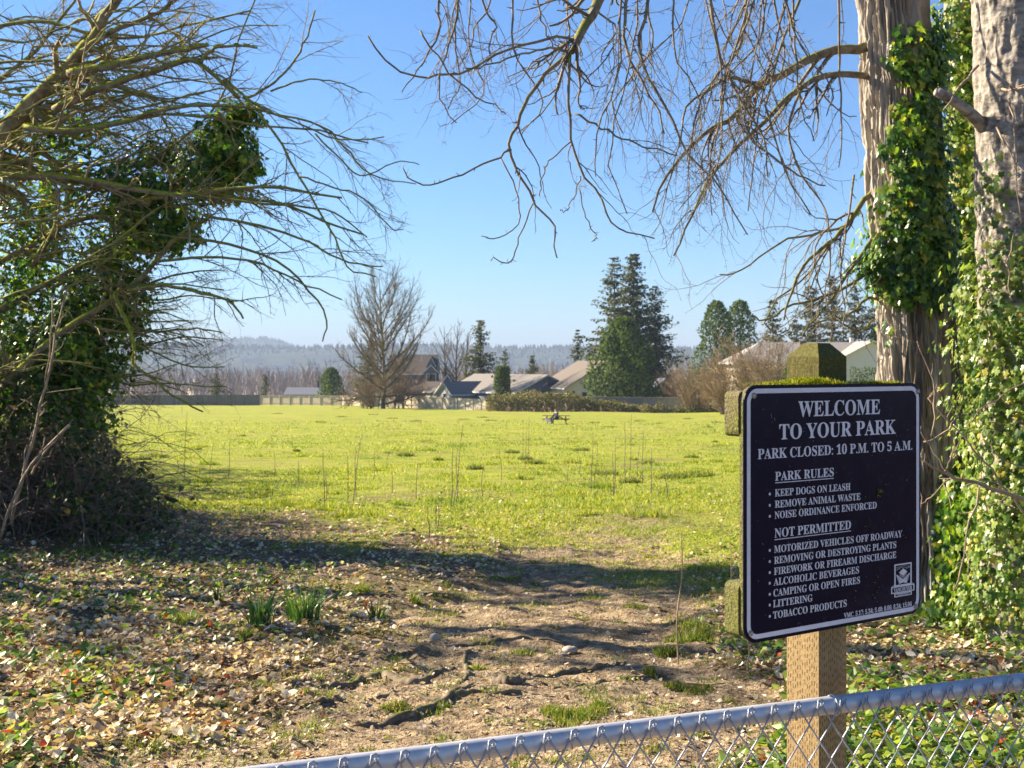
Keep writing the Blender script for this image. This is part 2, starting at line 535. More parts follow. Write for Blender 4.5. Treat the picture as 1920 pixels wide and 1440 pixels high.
# ================================================================== PARK SIGN
TL = P(1395, 722.3, 2.45); TR = P(1726, 718.0, 2.45 * 487 / 431)
U = TR - TL; SW = float(np.linalg.norm(U[:2])); U = np.array([U[0], U[1], 0]) / SW
NV = np.array([U[1], -U[0], 0])      # out of the sign face
SH = 487 / F * 2.45
RS = np.stack([U, NV * -1, np.array([0, 0, 1.])], 1)
def SP(u, v, n=0.0):
    return TL + U * u + np.array([0, 0, -1.]) * v + NV * n
def inv(px, py, n=0.0):
    d = np.array([(px - 960) / F, 1.0, -(py - HZ) / F])
    C = np.array([0, 0, CZ])
    t = np.dot(TL + NV * n - C, NV) / np.dot(d, NV)
    q = C + d * t - TL
    return float(np.dot(q, U)), float(-q[2])

def rrect(u0, v0, u1, v1, r, n=8):
    pts = []
    for cu, cv, a0 in ((u1 - r, v0 + r, -90), (u1 - r, v1 - r, 0), (u0 + r, v1 - r, 90), (u0 + r, v0 + r, 180)):
        for k in range(n + 1):
            a = radians(a0 + 90 * k / n)
            pts.append((cu + r * cos(a), cv + r * sin(a)))
    return pts

m, nt, N, L, b = newmat('sign_enamel')
n = noise_node(nt, 7, 5, .6)
L.new(ramp(nt, n, [(.35, (.003, .0035, .018)), (.7, (.006, .005, .020))]), b.inputs['Base Color'])
b.inputs['Specular IOR Level'].default_value = .10
L.new(ramp(nt, noise_node(nt, 30, 5, .6), [(.3, (.16, .16, .16)), (.75, (.32, .32, .32))]), b.inputs['Roughness'])
M['enamel'] = m
M['lettering'] = plain_mat('sign_white', (.60, .58, .62), .55, 0, .06, 30)
M['hole'] = plain_mat('dark_hole', (.004, .004, .005), .9)
M['bolt'] = plain_mat('bolt_zinc', (.30, .27, .24), .5, .7, .35, 200)

m, nt, N, L, b = newmat('treated_wood')
n = noise_node(nt, 14, 5, .6, stretch=(1, 1, .06)); n2 = noise_node(nt, 5, 4, .6); n3 = noise_node(nt, 160, 3, .6)
c = ramp(nt, n, [(.3, (.18, .125, .058)), (.55, (.31, .22, .105)), (.8, (.42, .31, .16))])
mc = ramp(nt, n3, [(.3, (.03, .033, .006)), (.7, (.10, .098, .016))])
tc = N.new('ShaderNodeTexCoord'); sx = N.new('ShaderNodeSeparateXYZ'); L.new(tc.outputs['Object'], sx.inputs[0])
# moss grows on the weathered top of the post
f = mathn(nt, 'MULTIPLY', mathn(nt, 'SUBTRACT', mathn(nt, 'ADD', sx.outputs[2], mathn(nt, 'MULTIPLY', n2, .30)), 1.50), 5, True)
streak = mathn(nt, 'MULTIPLY', mathn(nt, 'SUBTRACT', noise_node(nt, 9, 3, .5, stretch=(1, 1, .12)), .62), 6, True)
c = mixc(nt, mathn(nt, 'MULTIPLY', streak, .45), c, mc)
c = mixc(nt, mathn(nt, 'MULTIPLY', f, .93), c, mc)
L.new(c, b.inputs['Base Color']); b.inputs['Roughness'].default_value = .85; b.inputs['Specular IOR Level'].default_value = .2
bump(nt, b, mathn(nt, 'ADD', n, n3), .002)
M['wood'] = m
M['incision'] = plain_mat('incision', (.06, .032, .014), .95, 0, .3, 60)
m, nt, N, L, b = newmat('mossy_board')
n2 = noise_node(nt, 8, 4, .6); n3 = noise_node(nt, 190, 3, .65)
c = mixc(nt, mathn(nt, 'MULTIPLY', mathn(nt, 'SUBTRACT', n2, .30), 4, True), ramp(nt, n3, [(.3, (.09, .065, .04)), (.7, (.22, .17, .11))]), ramp(nt, n3, [(.3, (.035, .042, .008)), (.7, (.19, .185, .03))]))
L.new(c, b.inputs['Base Color']); b.inputs['Roughness'].default_value = .95; bump(nt, b, n3, .004)
M['mossy_board'] = m
M['moss'] = leaf_mat('moss', [(0, (.06, .09, .008)), (.5, (.20, .23, .015)), (1, (.38, .38, .03))], .3, .8, .1, 1.3)

pu, _ = inv(1535, 900, -.053)
pc = SP(pu + .0445, 0, -.053 - .0445)
gpost = float(gz(pc[0], pc[1]))
sign = empty('park_sign', (pc[0], pc[1], gpost), 'dark navy park rules sign with white capitals on a mossy wooden post', 'sign')
post = MB()
ztop = CZ + (HZ - 643.5) / F * pc[1]; zsh = CZ + (HZ - 669) / F * pc[1]
sec = []
for z, h in ((gpost - .3, .0445), (zsh, .0445), (ztop, .0195)):
    for sx_, sy_ in ((-1, -1), (1, -1), (1, 1), (-1, 1)):
        sec.append(pc * [1, 1, 0] + U * sx_ * h + (-NV) * sy_ * h + np.array([0, 0, z]))
fs = [(k * 4 + j, k * 4 + (j + 1) % 4, k * 4 + 4 + (j + 1) % 4, k * 4 + 4 + j) for k in range(2) for j in range(4)] + [(8, 9, 10, 11)]
post.add(sec, fs)
r2 = random.Random(3)
for face in range(4):
    a = U if face in (0, 2) else -NV
    out = [NV, U, -NV, -U][face]
    for ci in range(13):
        row = 0
        z = gpost + .35 + r2.random() * .017
        while z < zsh - .012:
            if r2.random() < .88:
                s = -.0395 + ci * .0066 + r2.uniform(-.0006, .0006)
                cc = pc * [1, 1, 0] + a * s + out * .0446 + np.array([0, 0, z + .004])
                w_, h_ = .0009, .0046 * r2.uniform(.8, 1.1)
                vv = [cc + a * dx_ * w_ + np.array([0, 0, dz_ * h_]) for dx_, dz_ in ((-1, -1), (1, -1), (1, 1), (-1, 1))]
                post.add(vv, [(0, 1, 2, 3)], 1)
            z += .017 * r2.uniform(.85, 1.2)
post.build('post', [M['wood'], M['incision']], sign)
# two short boards behind the panel and the plywood back
for v0, v1, lab in ((.012, .102, None), (SH - .118, SH - .012, None)):
    bm_ = MB()
    sec = rrect(0.0, v0, SW - .006, v1, .013, 5)
    k = len(sec)
    vv = [SP(u_, v_, -.0155) for u_, v_ in sec] + [SP(u_, v_, -.053) for u_, v_ in sec]
    bm_.add(vv, [tuple(range(k)), tuple(range(2 * k - 1, k - 1, -1))] + [(j, j + k, (j + 1) % k + k, (j + 1) % k) for j in range(k)])
    bm_.build('board', M['mossy_board'], sign)
def plate(name, u0, v0, u1, v1, r, n0, n1, mat, parent):
    q = MB(); sec = rrect(u0, v0, u1, v1, r, 8); k = len(sec)
    vv = [SP(u_, v_, n1) for u_, v_ in sec] + [SP(u_, v_, n0) for u_, v_ in sec]
    q.add(vv, [tuple(range(k))[::-1], tuple(range(k, 2 * k))] + [(j, (j + 1) % k, (j + 1) % k + k, j + k) for j in range(k)])
    return q.build(name, mat, parent)
plate('backing', .003, .003, SW - .003, SH - .003, .03, -.015, -.0035, M['mossy_board'], sign)
panel = plate('panel', 0, 0, SW, SH, .034, -.003, 0, M['enamel'], sign)
q = MB()
o_ = rrect(.0072, .0072, SW - .0062, SH - .0072, .028, 8); i_ = rrect(.0172, .0166, SW - .0158, SH - .0166, .019, 8)
k = len(o_)
q.add([SP(u_, v_, .0008) for u_, v_ in o_] + [SP(u_, v_, .0008) for u_, v_ in i_], [(j, j + k, (j + 1) % k + k, (j + 1) % k) for j in range(k)])
q.build('border', M['lettering'], panel)

def serif(t):
    return ''.join(chr(0x1D400 + ord(c) - 65) if 'A' <= c <= 'Z' else chr(0x1D7CE + ord(c) - 48) if '0' <= c <= '9' else c for c in t)
def text_geo(t, bold=0.0):
    c = bpy.data.curves.new('lettering', 'FONT'); c.body = serif(t); c.resolution_u = 5; c.offset = bold
    o = bpy.data.objects.new('lettering', c); COL.objects.link(o)
    bpy.context.view_layer.update()
    me = bpy.data.meshes.new_from_object(o)
    v = np.array([w.co[:] for w in me.vertices]); f = [tuple(p.vertices) for p in me.polygons]
    bpy.data.objects.remove(o); bpy.data.curves.remove(c); bpy.data.meshes.remove(me)
    return v, f
CAPH = text_geo('HIE')[0][:, 1].max()
TX = MB()
def put_text(t, u0, u1, vb, cap, n=.0008, bold=.006):
    v, f = text_geo(t, bold)
    x0, x1 = v[:, 0].min(), v[:, 0].max()
    uu = u0 + (v[:, 0] - x0) / (x1 - x0) * (u1 - u0); vv = vb - v[:, 1] / CAPH * cap
    TX.add(TL + U * uu[:, None] + np.array([0, 0, -1.]) * vv[:, None] + NV * n, f)
def line_px(t, l, r, bl, br, cap_px, bold=.006):
    u0, va = inv(l, bl); u1, vb2 = inv(r, br)
    _, vt = inv(l, bl - cap_px)
    put_text(t, u0, u1, (va + vb2) / 2, va - vt, .0008, bold)
    return u0, u1, (va + vb2) / 2, va - vt
def bar(u0, u1, v, h):
    TX.add([SP(u0, v, .0008), SP(u1, v, .0008), SP(u1, v + h, .0008), SP(u0, v + h, .0008)], [(0, 3, 2, 1)])
def dot(u, v, r, mbx=None, n=.0008):
    k = 14
    (mbx or TX).add([SP(u + r * cos(a), v + r * sin(a), n) for a in np.linspace(0, 2 * pi, k, False)], [tuple(range(k))[::-1]])
line_px('WELCOME', 1496.3, 1649.6, 781.9, 775.4, 28.5)
line_px('TO YOUR PARK', 1460.6, 1679.4, 823.8, 813, 28)
line_px('PARK CLOSED: 10 P.M. TO 5 A.M.', 1420.3, 1710.0, 860.9, 843, 18.8)
h = line_px('PARK RULES', 1452.8, 1562.8, 901.2, 893.0, 16.4); bar(h[0], h[1], h[2] + .0035, .0016)
h = line_px('NOT PERMITTED', 1451.8, 1595, 1006.7, 992.7, 16.7); bar(h[0], h[1], h[2] + .0035, .0016)
bu = None
for t, l, r, bl, br in (('KEEP DOGS ON LEASH', 1452.4, 1594, 930.3, 919.0), ('REMOVE ANIMAL WASTE', 1452.4, 1613, 951.3, 937.6),
                        ('NOISE ORDINANCE ENFORCED', 1451.8, 1643.3, 971.6, 953.8), ('MOTORIZED VEHICLES OFF ROADWAY', 1451, 1691, 1035, 1007.8),
                        ('REMOVING OR DESTROYING PLANTS', 1451, 1680, 1055.6, 1028.5), ('FIREWORK OR FIREARM DISCHARGE', 1450.7, 1680, 1076, 1047.5),
                        ('ALCOHOLIC BEVERAGES', 1450, 1610, 1096.7, 1075.6), ('CAMPING OR OPEN FIRES', 1449.6, 1612, 1117.3, 1094.9),
                        ('LITTERING', 1449, 1523, 1138, 1127.8), ('TOBACCO PRODUCTS', 1449, 1587, 1158.6, 1138.2)):
    h = line_px(t, l, r, bl, br, 13.2)
    if bu is None: bu = inv(1442.8, 924)[0]
    dot(bu, h[2] - h[3] * .42, .0029)
line_px('VMC. 5.17; 5.34; 5.40; 8.06; 8.24; 15.04', 1581.8, 1709.0, 1157.6, 1136.8, 8.6, .012)
TX.build('lettering', M['lettering'], panel)
# city emblem: framed picture of river, diamond and fir boughs over a name banner
M['emblem_grey'] = plain_mat('emblem_grey', (.26, .25, .29), .55, 0, .06, 30)
em = MB()
eu0, ev0 = inv(1676.3, 1058.5); eu1, _ = inv(1708.8, 1054.2); _, ev1 = inv(1675.5, 1118.5)
ew, eh = eu1 - eu0, ev1 - ev0
def E(x_, y_, n=.0008): return SP(eu0 + x_ * ew, ev0 + y_ * eh, n)
def poly(pts, mi=0, n=.0008):
    vv = [E(x_, y_, n) for x_, y_ in pts]
    ar = sum(pts[k][0] * pts[(k + 1) % len(pts)][1] - pts[(k + 1) % len(pts)][0] * pts[k][1] for k in range(len(pts)))
    f = tuple(range(len(pts)))
    em.add(vv, [f if ar < 0 else f[::-1]], mi)
def frame(x0, y0, x1, y1, tx, ty):
    for a in (((x0, y0), (x1, y0), (x1, y0 + ty), (x0, y0 + ty)), ((x0, y1 - ty), (x1, y1 - ty), (x1, y1), (x0, y1)),
              ((x0, y0 + ty), (x0 + tx, y0 + ty), (x0 + tx, y1 - ty), (x0, y1 - ty)), ((x1 - tx, y0 + ty), (x1, y0 + ty), (x1, y1 - ty), (x1 - tx, y1 - ty))):
        poly(list(a))
frame(0, 0, 1, .70, .075, .045)
frame(-.18, .70, 1.16, .91, .06, .03)
frame(0, .915, 1, 1.03, .06, .028)
for s_ in (0, 1):
    x0 = -.18 if s_ == 0 else 1.16; xi = 0 if s_ == 0 else 1
    poly([(x0, .70), (xi, .64), (xi, .665), (x0 + (.05 if s_ == 0 else -.05), .70)])
for k, yy in enumerate((.085, .125, .165)):
    top = [(.10 + .8 * t, yy + .018 * sin(t * 9 + k)) for t in np.linspace(0, 1, 14)]
    for a_, b_ in zip(top[:-1], top[1:]):
        if k == 2 and .33 < a_[0] < .62: continue
        poly([a_, b_, (b_[0], b_[1] + .016), (a_[0], a_[1] + .016)], 1)
poly([(.5, .155), (.74, .275), (.5, .395), (.26, .275)], 0, .0012)
poly([(.30, .315), (.5, .415), (.70, .315), (.70, .365), (.5, .465), (.30, .365)], 1)
for s_ in (-1, 1):
    base = [(.5, .52), (.5 + s_ * .36, .315), (.5 + s_ * .40, .34)]
    y_ = .34
    edge_ = []
    for k in range(6):
        edge_ += [(.5 + s_ * (.40 - .028 * k), .36 + .05 * k), (.5 + s_ * (.30 - .022 * k), .375 + .05 * k)]
    pts = [(.5, .655), (.5, .50), (.5 + s_ * .36, .325)] + edge_ + [(.5 + s_ * .36, .655)]
    c_ = (.5, .60)
    for a_, b_ in zip(pts[1:-1], pts[2:]): poly([c_, a_, b_])
em.build('emblem', [M['lettering'], M['emblem_grey']], panel)
TX = MB()
put_text('VANCOUVER', eu0 - .04 * ew, eu0 + 1.02 * ew, ev0 + .862 * eh, .11 * eh, .0012, .02)
put_text('WASHINGTON', eu0 + .16 * ew, eu0 + .86 * ew, ev0 + .992 * eh, .045 * eh)
TX.build('lettering', M['lettering'], panel)
for bx, by in ((1413, 742), (1720, 734), (1407, 1187.5), (1716, 1137)):
    u_, v_ = inv(bx, by)
    q = MB()
    ring = lambda r, n: [SP(u_ + r * cos(a), v_ + r * sin(a), n) for a in np.linspace(0, 2 * pi, 12, False)]
    vv = ring(.0062, .0009) + ring(.006, .0022) + ring(.0038, .004) + ring(.0018, .0044)
    q.add(vv, [(k * 12 + j, k * 12 + 12 + j, k * 12 + 12 + (j + 1) % 12, k * 12 + (j + 1) % 12) for k in range(3) for j in range(12)] + [tuple(range(36, 48))[::-1]])
    q.build('bolt', M['bolt'], sign, True)
q = MB()
g_ = np.random.default_rng(44)
for bx, by, ln_, an in ((1446, 780, 9, 1.3), (1452, 786, 7, 1.1), (1516, 1012, 4, .4), (1687, 838, 5, 2.2), (1640, 1092, 4, .2), (1604, 1108, 6, .5), (1502, 1174, 5, 1.9), (1668, 1000, 4, 1.2), (1655, 1038, 3, .7), (1700, 900, 4, 2.6), (1430, 1020, 4, 1.0)):
    u_, v_ = inv(bx, by); l_ = ln_ * .0011; d_ = np.array([cos(an), sin(an)]) * l_ / 2; w_ = np.array([-sin(an), cos(an)]) * .00035
    c4 = [(u_ - d_[0] - w_[0], v_ - d_[1] - w_[1]), (u_ + d_[0] - w_[0], v_ + d_[1] - w_[1]), (u_ + d_[0] + w_[0], v_ + d_[1] + w_[1]), (u_ - d_[0] + w_[0], v_ - d_[1] + w_[1])]
    q.add([SP(a_, b_, .0006) for a_, b_ in c4], [(0, 3, 2, 1)])
for _ in range(70):
    u_, v_ = g_.uniform(.03, SW - .03), g_.uniform(.03, SH - .03); dot(u_, v_, g_.uniform(.0003, .0009), q, .0005)
q.build('scratches', M['emblem_grey'], panel)
for bx, by in ((1575.5, 764), (1570.8, 1134.5)):
    q = MB(); u_, v_ = inv(bx, by); dot(u_, v_, .0028, q, .0013); q.build('screw_hole', M['hole'], panel)
# moss cushions along the top edge, lichen crumbs on the face
q = MB(); pos = []
for _ in range(2600):
    t = rng.random()
    if t < .72: u_ = np.clip(rng.normal(.215, .05), .12, .33)
    elif t < .86: u_ = rng.normal(.43, .03)
    else: u_ = rng.uniform(.03, .5)
    hgt = .010 * math.exp(-((u_ - .215) / .06) ** 2) + .003
    pos.append(SP(u_, .002 - rng.random() * hgt, rng.uniform(-.052, .003)))
pos = np.array(pos)
fw = rand_dirs(len(pos)) * .6 + np.array([0, 0, 1.])
q.scatter(*BLADE, pos, fw, rand_dirs(len(pos)), np.stack([rng.uniform(.0012, .0022, len(pos)), rng.uniform(.004, .009, len(pos)), np.full(len(pos), .004)], 1))
q.build('moss', M['moss'], sign)
q = MB(); pos = []
for bx, by, nn in ((1649, 920, 26), (1646, 927, 16), (1626, 930, 6), (1511, 899, 6), (1498, 951, 9), (1478, 1055, 8), (1622, 985, 5), (1646, 1082, 6), (1544, 1066, 4), (1694, 1005, 4), (1659, 906, 3), (1645, 1106, 4), (1695, 1127, 8), (1500, 1167, 3), (1637, 1121, 5)):
    for _ in range(nn):
        u_, v_ = inv(bx + rng.normal(0, 2.2), by + rng.normal(0, 2.6)); pos.append(SP(u_, v_, .0012))
pos = np.array(pos)
q.scatter(*BLADE, pos, rand_dirs(len(pos)) + NV * .6, np.tile(NV, (len(pos), 1)), np.full((len(pos), 3), .0022) * rng.uniform(.7, 1.4, (len(pos), 1)))
q.build('lichen', M['moss'], panel)

# ================================================================== CHAIN LINK FENCE
FD = np.array([.925, .379, 0.]); FN = np.array([.379, -.925, 0.])
F0 = P(1530, 1325.5, 2.4)
RR = .0172
fence = empty('chain_link_fence', (F0[0], F0[1], float(gz(F0[0], F0[1]))), 'galvanised chain link fence with a round top rail in front of the sign', 'fence')
q = MB(); ln = np.linspace(-1.6, 1.9, 60)
q.tubes([(np.array([F0 + FD * t for t in ln]), RR)], 20)
q.build('top_rail', M['steel'], fence, True)
for t in (-1.35, 1.55):
    pp = F0 + FD * t
    q = MB(); q.tubes([(np.array([[pp[0], pp[1], -.2], [pp[0], pp[1], F0[2] - .017]]), .021)], 16)
    q.build('line_post', M['steel'], fence, True)
q = MB(); pitch = .0515; lines = []
nw = 66
for k in range(nw):
    s0 = -1.5 + k * pitch
    zt = F0[2] + RR + .001
    # hooked knuckle over the rail, then the zigzag down
    hook = [(-.004, -.030, .006), (-.0065, -.012, .005), (-.004, .0015, .004), (.003, .0035, .0035), (.0085, -.001, .003), (.0075, -.012, .002), (.0015, -.010, .0045), (-.004, -.016, .006)]
    lines.append((np.array([F0 + FD * (s0 + a) + FN * (RR + .0015 + n_) + np.array([0, 0, RR + b_]) for a, b_, n_ in hook]), .0017))
    for sgn in (-1, 1):
        pts = []
        zz = zt - .006
        a = s0; side = sgn
        pts.append((a + side * .002, zz, 0))
        for j in range(15):
            a2 = s0 + (side * pitch / 2 if j % 2 == 0 else 0)
            nn = .0022 if (j % 2 == 0) == (sgn > 0) else -.0006
            pts.append((a2 - side * .003 * (1 if j % 2 == 0 else -1), zz - .033, nn)); pts.append((a2, zz - .0365, nn + .0012)); 
            zz -= .036
        lines.append((np.array([F0 * [1, 1, 0] + FD * a_ + FN * (RR + .0042 + n_) + np.array([0, 0, z_]) for a_, z_, n_ in pts]), .0017))
q.tubes(lines, 6)
q.build('wire_mesh', M['wire'], fence, True)
q = MB(); lines = []
for t in (.035,):
    a = np.linspace(-.6, 2 * pi - .2, 26)
    lines.append((np.array([F0 + FD * (t + .009 * k_ / 26) + FN * (RR + .002) * cos(w_) + np.array([0, 0, (RR + .002) * sin(w_)]) for k_, w_ in enumerate(a)]), .0016))
q.tubes(lines, 6); q.build('tie_wire', M['steel'], fence, True)

# ================================================================== NEAR TREES
def trunk_mesh(cl, amp, freq, name, mat, parent, seed, na=220, nz=300, flare=.35, zflare=.5, ridged=True):
    """cl: list of (x, y, z, radius) from the ground up"""
    cl = np.array(cl, float)
    zz = np.linspace(cl[0, 2], cl[-1, 2], nz)
    cx = np.interp(zz, cl[:, 2], cl[:, 0]); cy = np.interp(zz, cl[:, 2], cl[:, 1]); rr = np.interp(zz, cl[:, 2], cl[:, 3])
    a = np.linspace(0, 2 * pi, na, False)
    A, Z = np.meshgrid(a, zz)
    r = rr[:, None] * np.ones_like(A)
    wx, wy = np.cos(A), np.sin(A)
    k = 1 + flare * np.exp(-(Z - zz[0] - .1) / zflare) * (1 + .5 * np.sin(A * 5 + 1) * np.exp(-(Z - zz[0]) / zflare))
    warp = (fbm(wx * 2, wy * 2, Z * 1.5, 3, seed) - .5) * .8
    if ridged:
        n = fbm(wx * freq + warp, wy * freq + warp, Z * freq * .26, 4, seed + 3)
        rd = 1 - np.abs(n - .5) * 4.2
        d = np.clip(rd, -.6, 1)
        dis = -amp * np.clip(d, 0, 1) ** 1.3 * (.45 + 1.1 * fbm(wx * 4, wy * 4, Z * 5, 2, seed + 13)) + amp * .4 * (fbm(wx * 9, wy * 9, Z * 14, 3, seed + 9) - .5)
    else:
        dis = amp * (fbm(wx * freq, wy * freq, Z * freq * 1.6, 4, seed + 3) - .5)
    dis = dis + .05 * (fbm(wx * 1.2, wy * 1.2, Z * .9, 2, seed + 5) - .5)
    R = r * k + dis
    v = np.stack([cx[:, None] + R * wx, cy[:, None] + R * wy, Z], -1).reshape(-1, 3)
    i = np.arange(nz - 1)[:, None] * na; j = np.arange(na)[None]
    q = np.stack([i + j, i + (j + 1) % na, i + na + (j + 1) % na, i + na + j], -1).reshape(-1, 4)
    mb = MB(); mb.add(v, q)
    return mb.build(name, mat, parent, True)

def grow(p0, d0, L, r0, n, wander, grav=0., curl=0., rend=.35):
    d = unit(d0); p = np.array(p0, float); pts = [p.copy()]
    for k in range(n):
        t = (k + 1) / n
        d = unit(d + rng.normal(size=3) * wander + np.array([0, 0, -grav * (1 - t * .6) + curl * t * t * t]))
        p = p + d * (L / n); pts.append(p.copy())
    return np.array(pts), np.linspace(r0, r0 * rend, n + 1)

def sprout(parents, per_m, Lr, ang, rk, n, wander, grav=0., curl=0., f0=.15, bias=None, rmin=.0009, vertical=1.0, keep=None):
    out = []
    for pts, rad in parents:
        seg = np.linalg.norm(np.diff(pts, axis=0), axis=1); tot = seg.sum()
        cnt = rng.poisson(per_m * tot * (1 - f0))
        for _ in range(cnt):
            f = f0 + (1 - f0) * rng.random()
            k = f * (len(pts) - 1); i0 = min(int(k), len(pts) - 2)
            p = pts[i0] + (pts[i0 + 1] - pts[i0]) * (k - i0)
            r = np.interp(k, np.arange(len(rad)), rad)
            t = unit(pts[i0 + 1] - pts[i0])
            s = rng.normal(size=3); s[2] *= vertical
            if bias is not None: s = s + bias
            s = unit(s - t * np.dot(s, t))
            a = radians(ang + rng.normal() * 12)
            d = t * cos(a) + s * sin(a)
            L = rng.uniform(*Lr) * (1.15 - .55 * f)
            if keep is not None and not keep(p + d * L): continue
            out.append(grow(p, d, L, max(rmin, min(r * .8, r * rk)), n, wander, grav, curl))
    return out

def pxline(pts, Y, n=14, r0=6, r1=2, dY=None):
    """a limb through points given as seen in the photograph, at a true distance"""
    Ys = np.linspace(Y, Y if dY is None else dY, len(pts))
    q = smooth_line([P(a, b, yy) for (a, b), yy in zip(pts, Ys)], n)
    q = q + rng.normal(size=q.shape) * .006
    return q, np.linspace(r0, r1, n) / F * Y

# ---- cottonwood with ivy, behind the sign
TY = 9.0
def tcl(py): return np.interp(py, [-300, 80, 600, 850, 1100, 1180], [1650, 1682, 1713, 1728, 1742, 1746])
def trd(py): return np.interp(py, [-300, 80, 600, 850, 1100, 1180], [62, 69, 72, 76, 84, 86])
cw = empty('cottonwood_tree', GP(1742, 1095) * [1, 0, 1] + [0, TY, 0], 'furrowed pale grey cottonwood trunk with an ivy sleeve rising just behind the sign', 'tree')
cl = []
for py in (1180, 1100, 850, 600, 80, -300, -700):
    c_ = P(tcl(py), py, TY); cl.append((c_[0], c_[1], c_[2], trd(py) / F * TY))
trunk_mesh(cl, .062, 8.0, 'trunk', M['bark_big'], cw, 40, 460, 700)
limbs = []
def limb(pts, Y, r0, r1, dY=None, n=16):
    l = pxline(pts, Y, n, r0, r1, dY); limbs.append(l); return l
limb([(1640, 84), (1600, 93), (1540, 100), (1475, 135), (1430, 157), (1405, 178), (1380, 215), (1340, 240), (1300, 270), (1240, 345), (1225, 400)], TY, 10, 1.5, 8.2, 26)
limb([(1425, 160), (1395, 152), (1365, 145), (1340, 160), (1290, 200), (1272, 275)], 8.6, 4.5, 1.4, 8.2)
limb([(1640, 140), (1605, 141), (1560, 140), (1500, 165), (1460, 200), (1420, 240), (1360, 300), (1320, 352), (1290, 420), (1262, 480)], TY, 7, 1.4, 8.3, 22)
limb([(1650, 350), (1622, 372), (1588, 422), (1560, 450), (1515, 490), (1485, 545), (1470, 600)], TY, 6, 1.6, 8.5, 18)
limb([(1588, 422), (1530, 440), (1470, 450), (1400, 500), (1350, 520)], 8.9, 2.6, 1.2, 8.6)
limb([(1648, 560), (1625, 560), (1590, 590), (1560, 600), (1520, 605)], TY, 3.2, 1.4, 8.7)
limb([(1660, 425), (1622, 468), (1575, 538), (1535, 588), (1500, 632)], TY, 4, 1.2, 8.6)
limb([(1655, 500), (1602, 528), (1545, 558), (1485, 572), (1440, 600), (1410, 590)], TY, 3.6, 1.2, 8.5)
limb([(1560, 450), (1520, 510), (1460, 560), (1435, 610), (1470, 625), (1490, 600)], 8.8, 2.4, 1.1, 8.6)
limb([(1640, 600), (1610, 620), (1575, 600), (1550, 570), (1530, 520)], TY, 2.6, 1.2, 8.7)
limb([(1600, 330), (1590, 420), (1575, 500), (1582, 580), (1580, 640)], 8.7, 2.2, 1.0, 8.5)
limb([(1500, 165), (1480, 240), (1500, 320), (1540, 380), (1560, 440)], 8.7, 2.6, 1.2, 8.5)
limb([(1380, 215), (1400, 250), (1440, 290), (1500, 330), (1550, 350)], 8.5, 2.8, 1.2, 8.4)
# boughs that start above the picture and hang into it
limb([(1660, -420), (1500, -330), (1300, -180), (1160, -50), (1100, 40), (1070, 97)], TY, 16, 6, 7.6, 18)
R4 = limb([(1070, 97), (1003, 163), (973, 223), (957, 280), (1000, 377), (1037, 420), (1043, 483)], 7.6, 4.2, 1.2, 7.4, 20)
limb([(957, 280), (933, 297), (887, 317), (840, 335), (807, 347), (767, 337), (755, 313)], 7.45, 2.2, 1.2, 7.3)
limb([(1070, 97), (1067, 197), (1073, 267), (1090, 320), (1127, 367), (1140, 413), (1173, 433), (1227, 447)], 7.6, 3, 1.2, 7.4)
limb([(1077, 213), (1123, 237), (1173, 263), (1223, 277), (1270, 290)], 7.6, 2.2, 1.2, 7.5)
limb([(1070, 97), (1020, 92), (973, 103), (920, 122), (873, 130)], 7.6, 2.6, 1.2, 7.3)
limb([(1085, 77), (1040, 70), (960, 90), (880, 132), (827, 140), (787, 147), (727, 117), (690, 70)], 7.7, 2.8, 1.6, 7.4)
limb([(787, 60), (827, 117), (887, 173), (930, 200), (947, 212)], 7.3, 1.9, 1.1, 7.2)
limb([(1000, 377), (975, 440), (962, 485), (945, 492), (918, 485)], 7.5, 1.4, 1., 7.4)
limb([(940, 297), (965, 350), (972, 415), (935, 448), (902, 443)], 7.5, 1.4, 1., 7.4)
limb([(1073, 267), (1030, 300), (1015, 340), (1012, 368)], 7.5, 1.4, 1., 7.4)
limb([(1090, 330), (1075, 370), (1060, 395), (1048, 390)], 7.5, 1.3, .9, 7.4)
limb([(1085, 355), (1100, 410), (1117, 440), (1112, 452)], 7.5, 1.3, .9, 7.4)
limb([(1185, -60), (1170, 60), (1195, 140), (1230, 200), (1245, 250)], 8, 3.6, 1.3, 7.8)
limb([(1300, -120), (1330, 0), (1352, 110), (1385, 180), (1430, 260), (1440, 330)], 8.2, 4, 1.3, 8)
limb([(1420, -150), (1400, -20), (1385, 90), (1330, 160), (1300, 230), (1290, 330)], 8.4, 4, 1.3, 8.2)
limb([(1240, -80), (1210, 20), (1200, 100), (1250, 210), (1290, 290), (1350, 350), (1400, 440)], 8.1, 3.6, 1.2, 8)
limb([(1560, -150), (1500, 0), (1460, 100), (1440, 200), (1470, 320), (1520, 400)], 8.6, 3.4, 1.2, 8.4)
for k in range(26):
    x0 = rng.uniform(820, 1620); yy_ = rng.uniform(7.4, 8.8); dxx = rng.normal(-20, 60); y1 = rng.uniform(150, 430) if x0 > 1150 else rng.uniform(110, 260)
    limb([(x0, -110), (x0 + dxx * .2, 10), (x0 + dxx * .5 + rng.normal() * 22, y1 * .4), (x0 + dxx * .8 + rng.normal() * 25, y1 * .75), (x0 + dxx + rng.normal() * 30, y1)], yy_, rng.uniform(1.6, 3), 1.0, None, 14)
q = MB(); q.tubes([l for l in limbs if l[1][0] > .009], 9); q.tubes([l for l in limbs if l[1][0] <= .009], 6)
q.build('limb', M['limb_grey'], cw, True)
hang = [l for l in limbs]
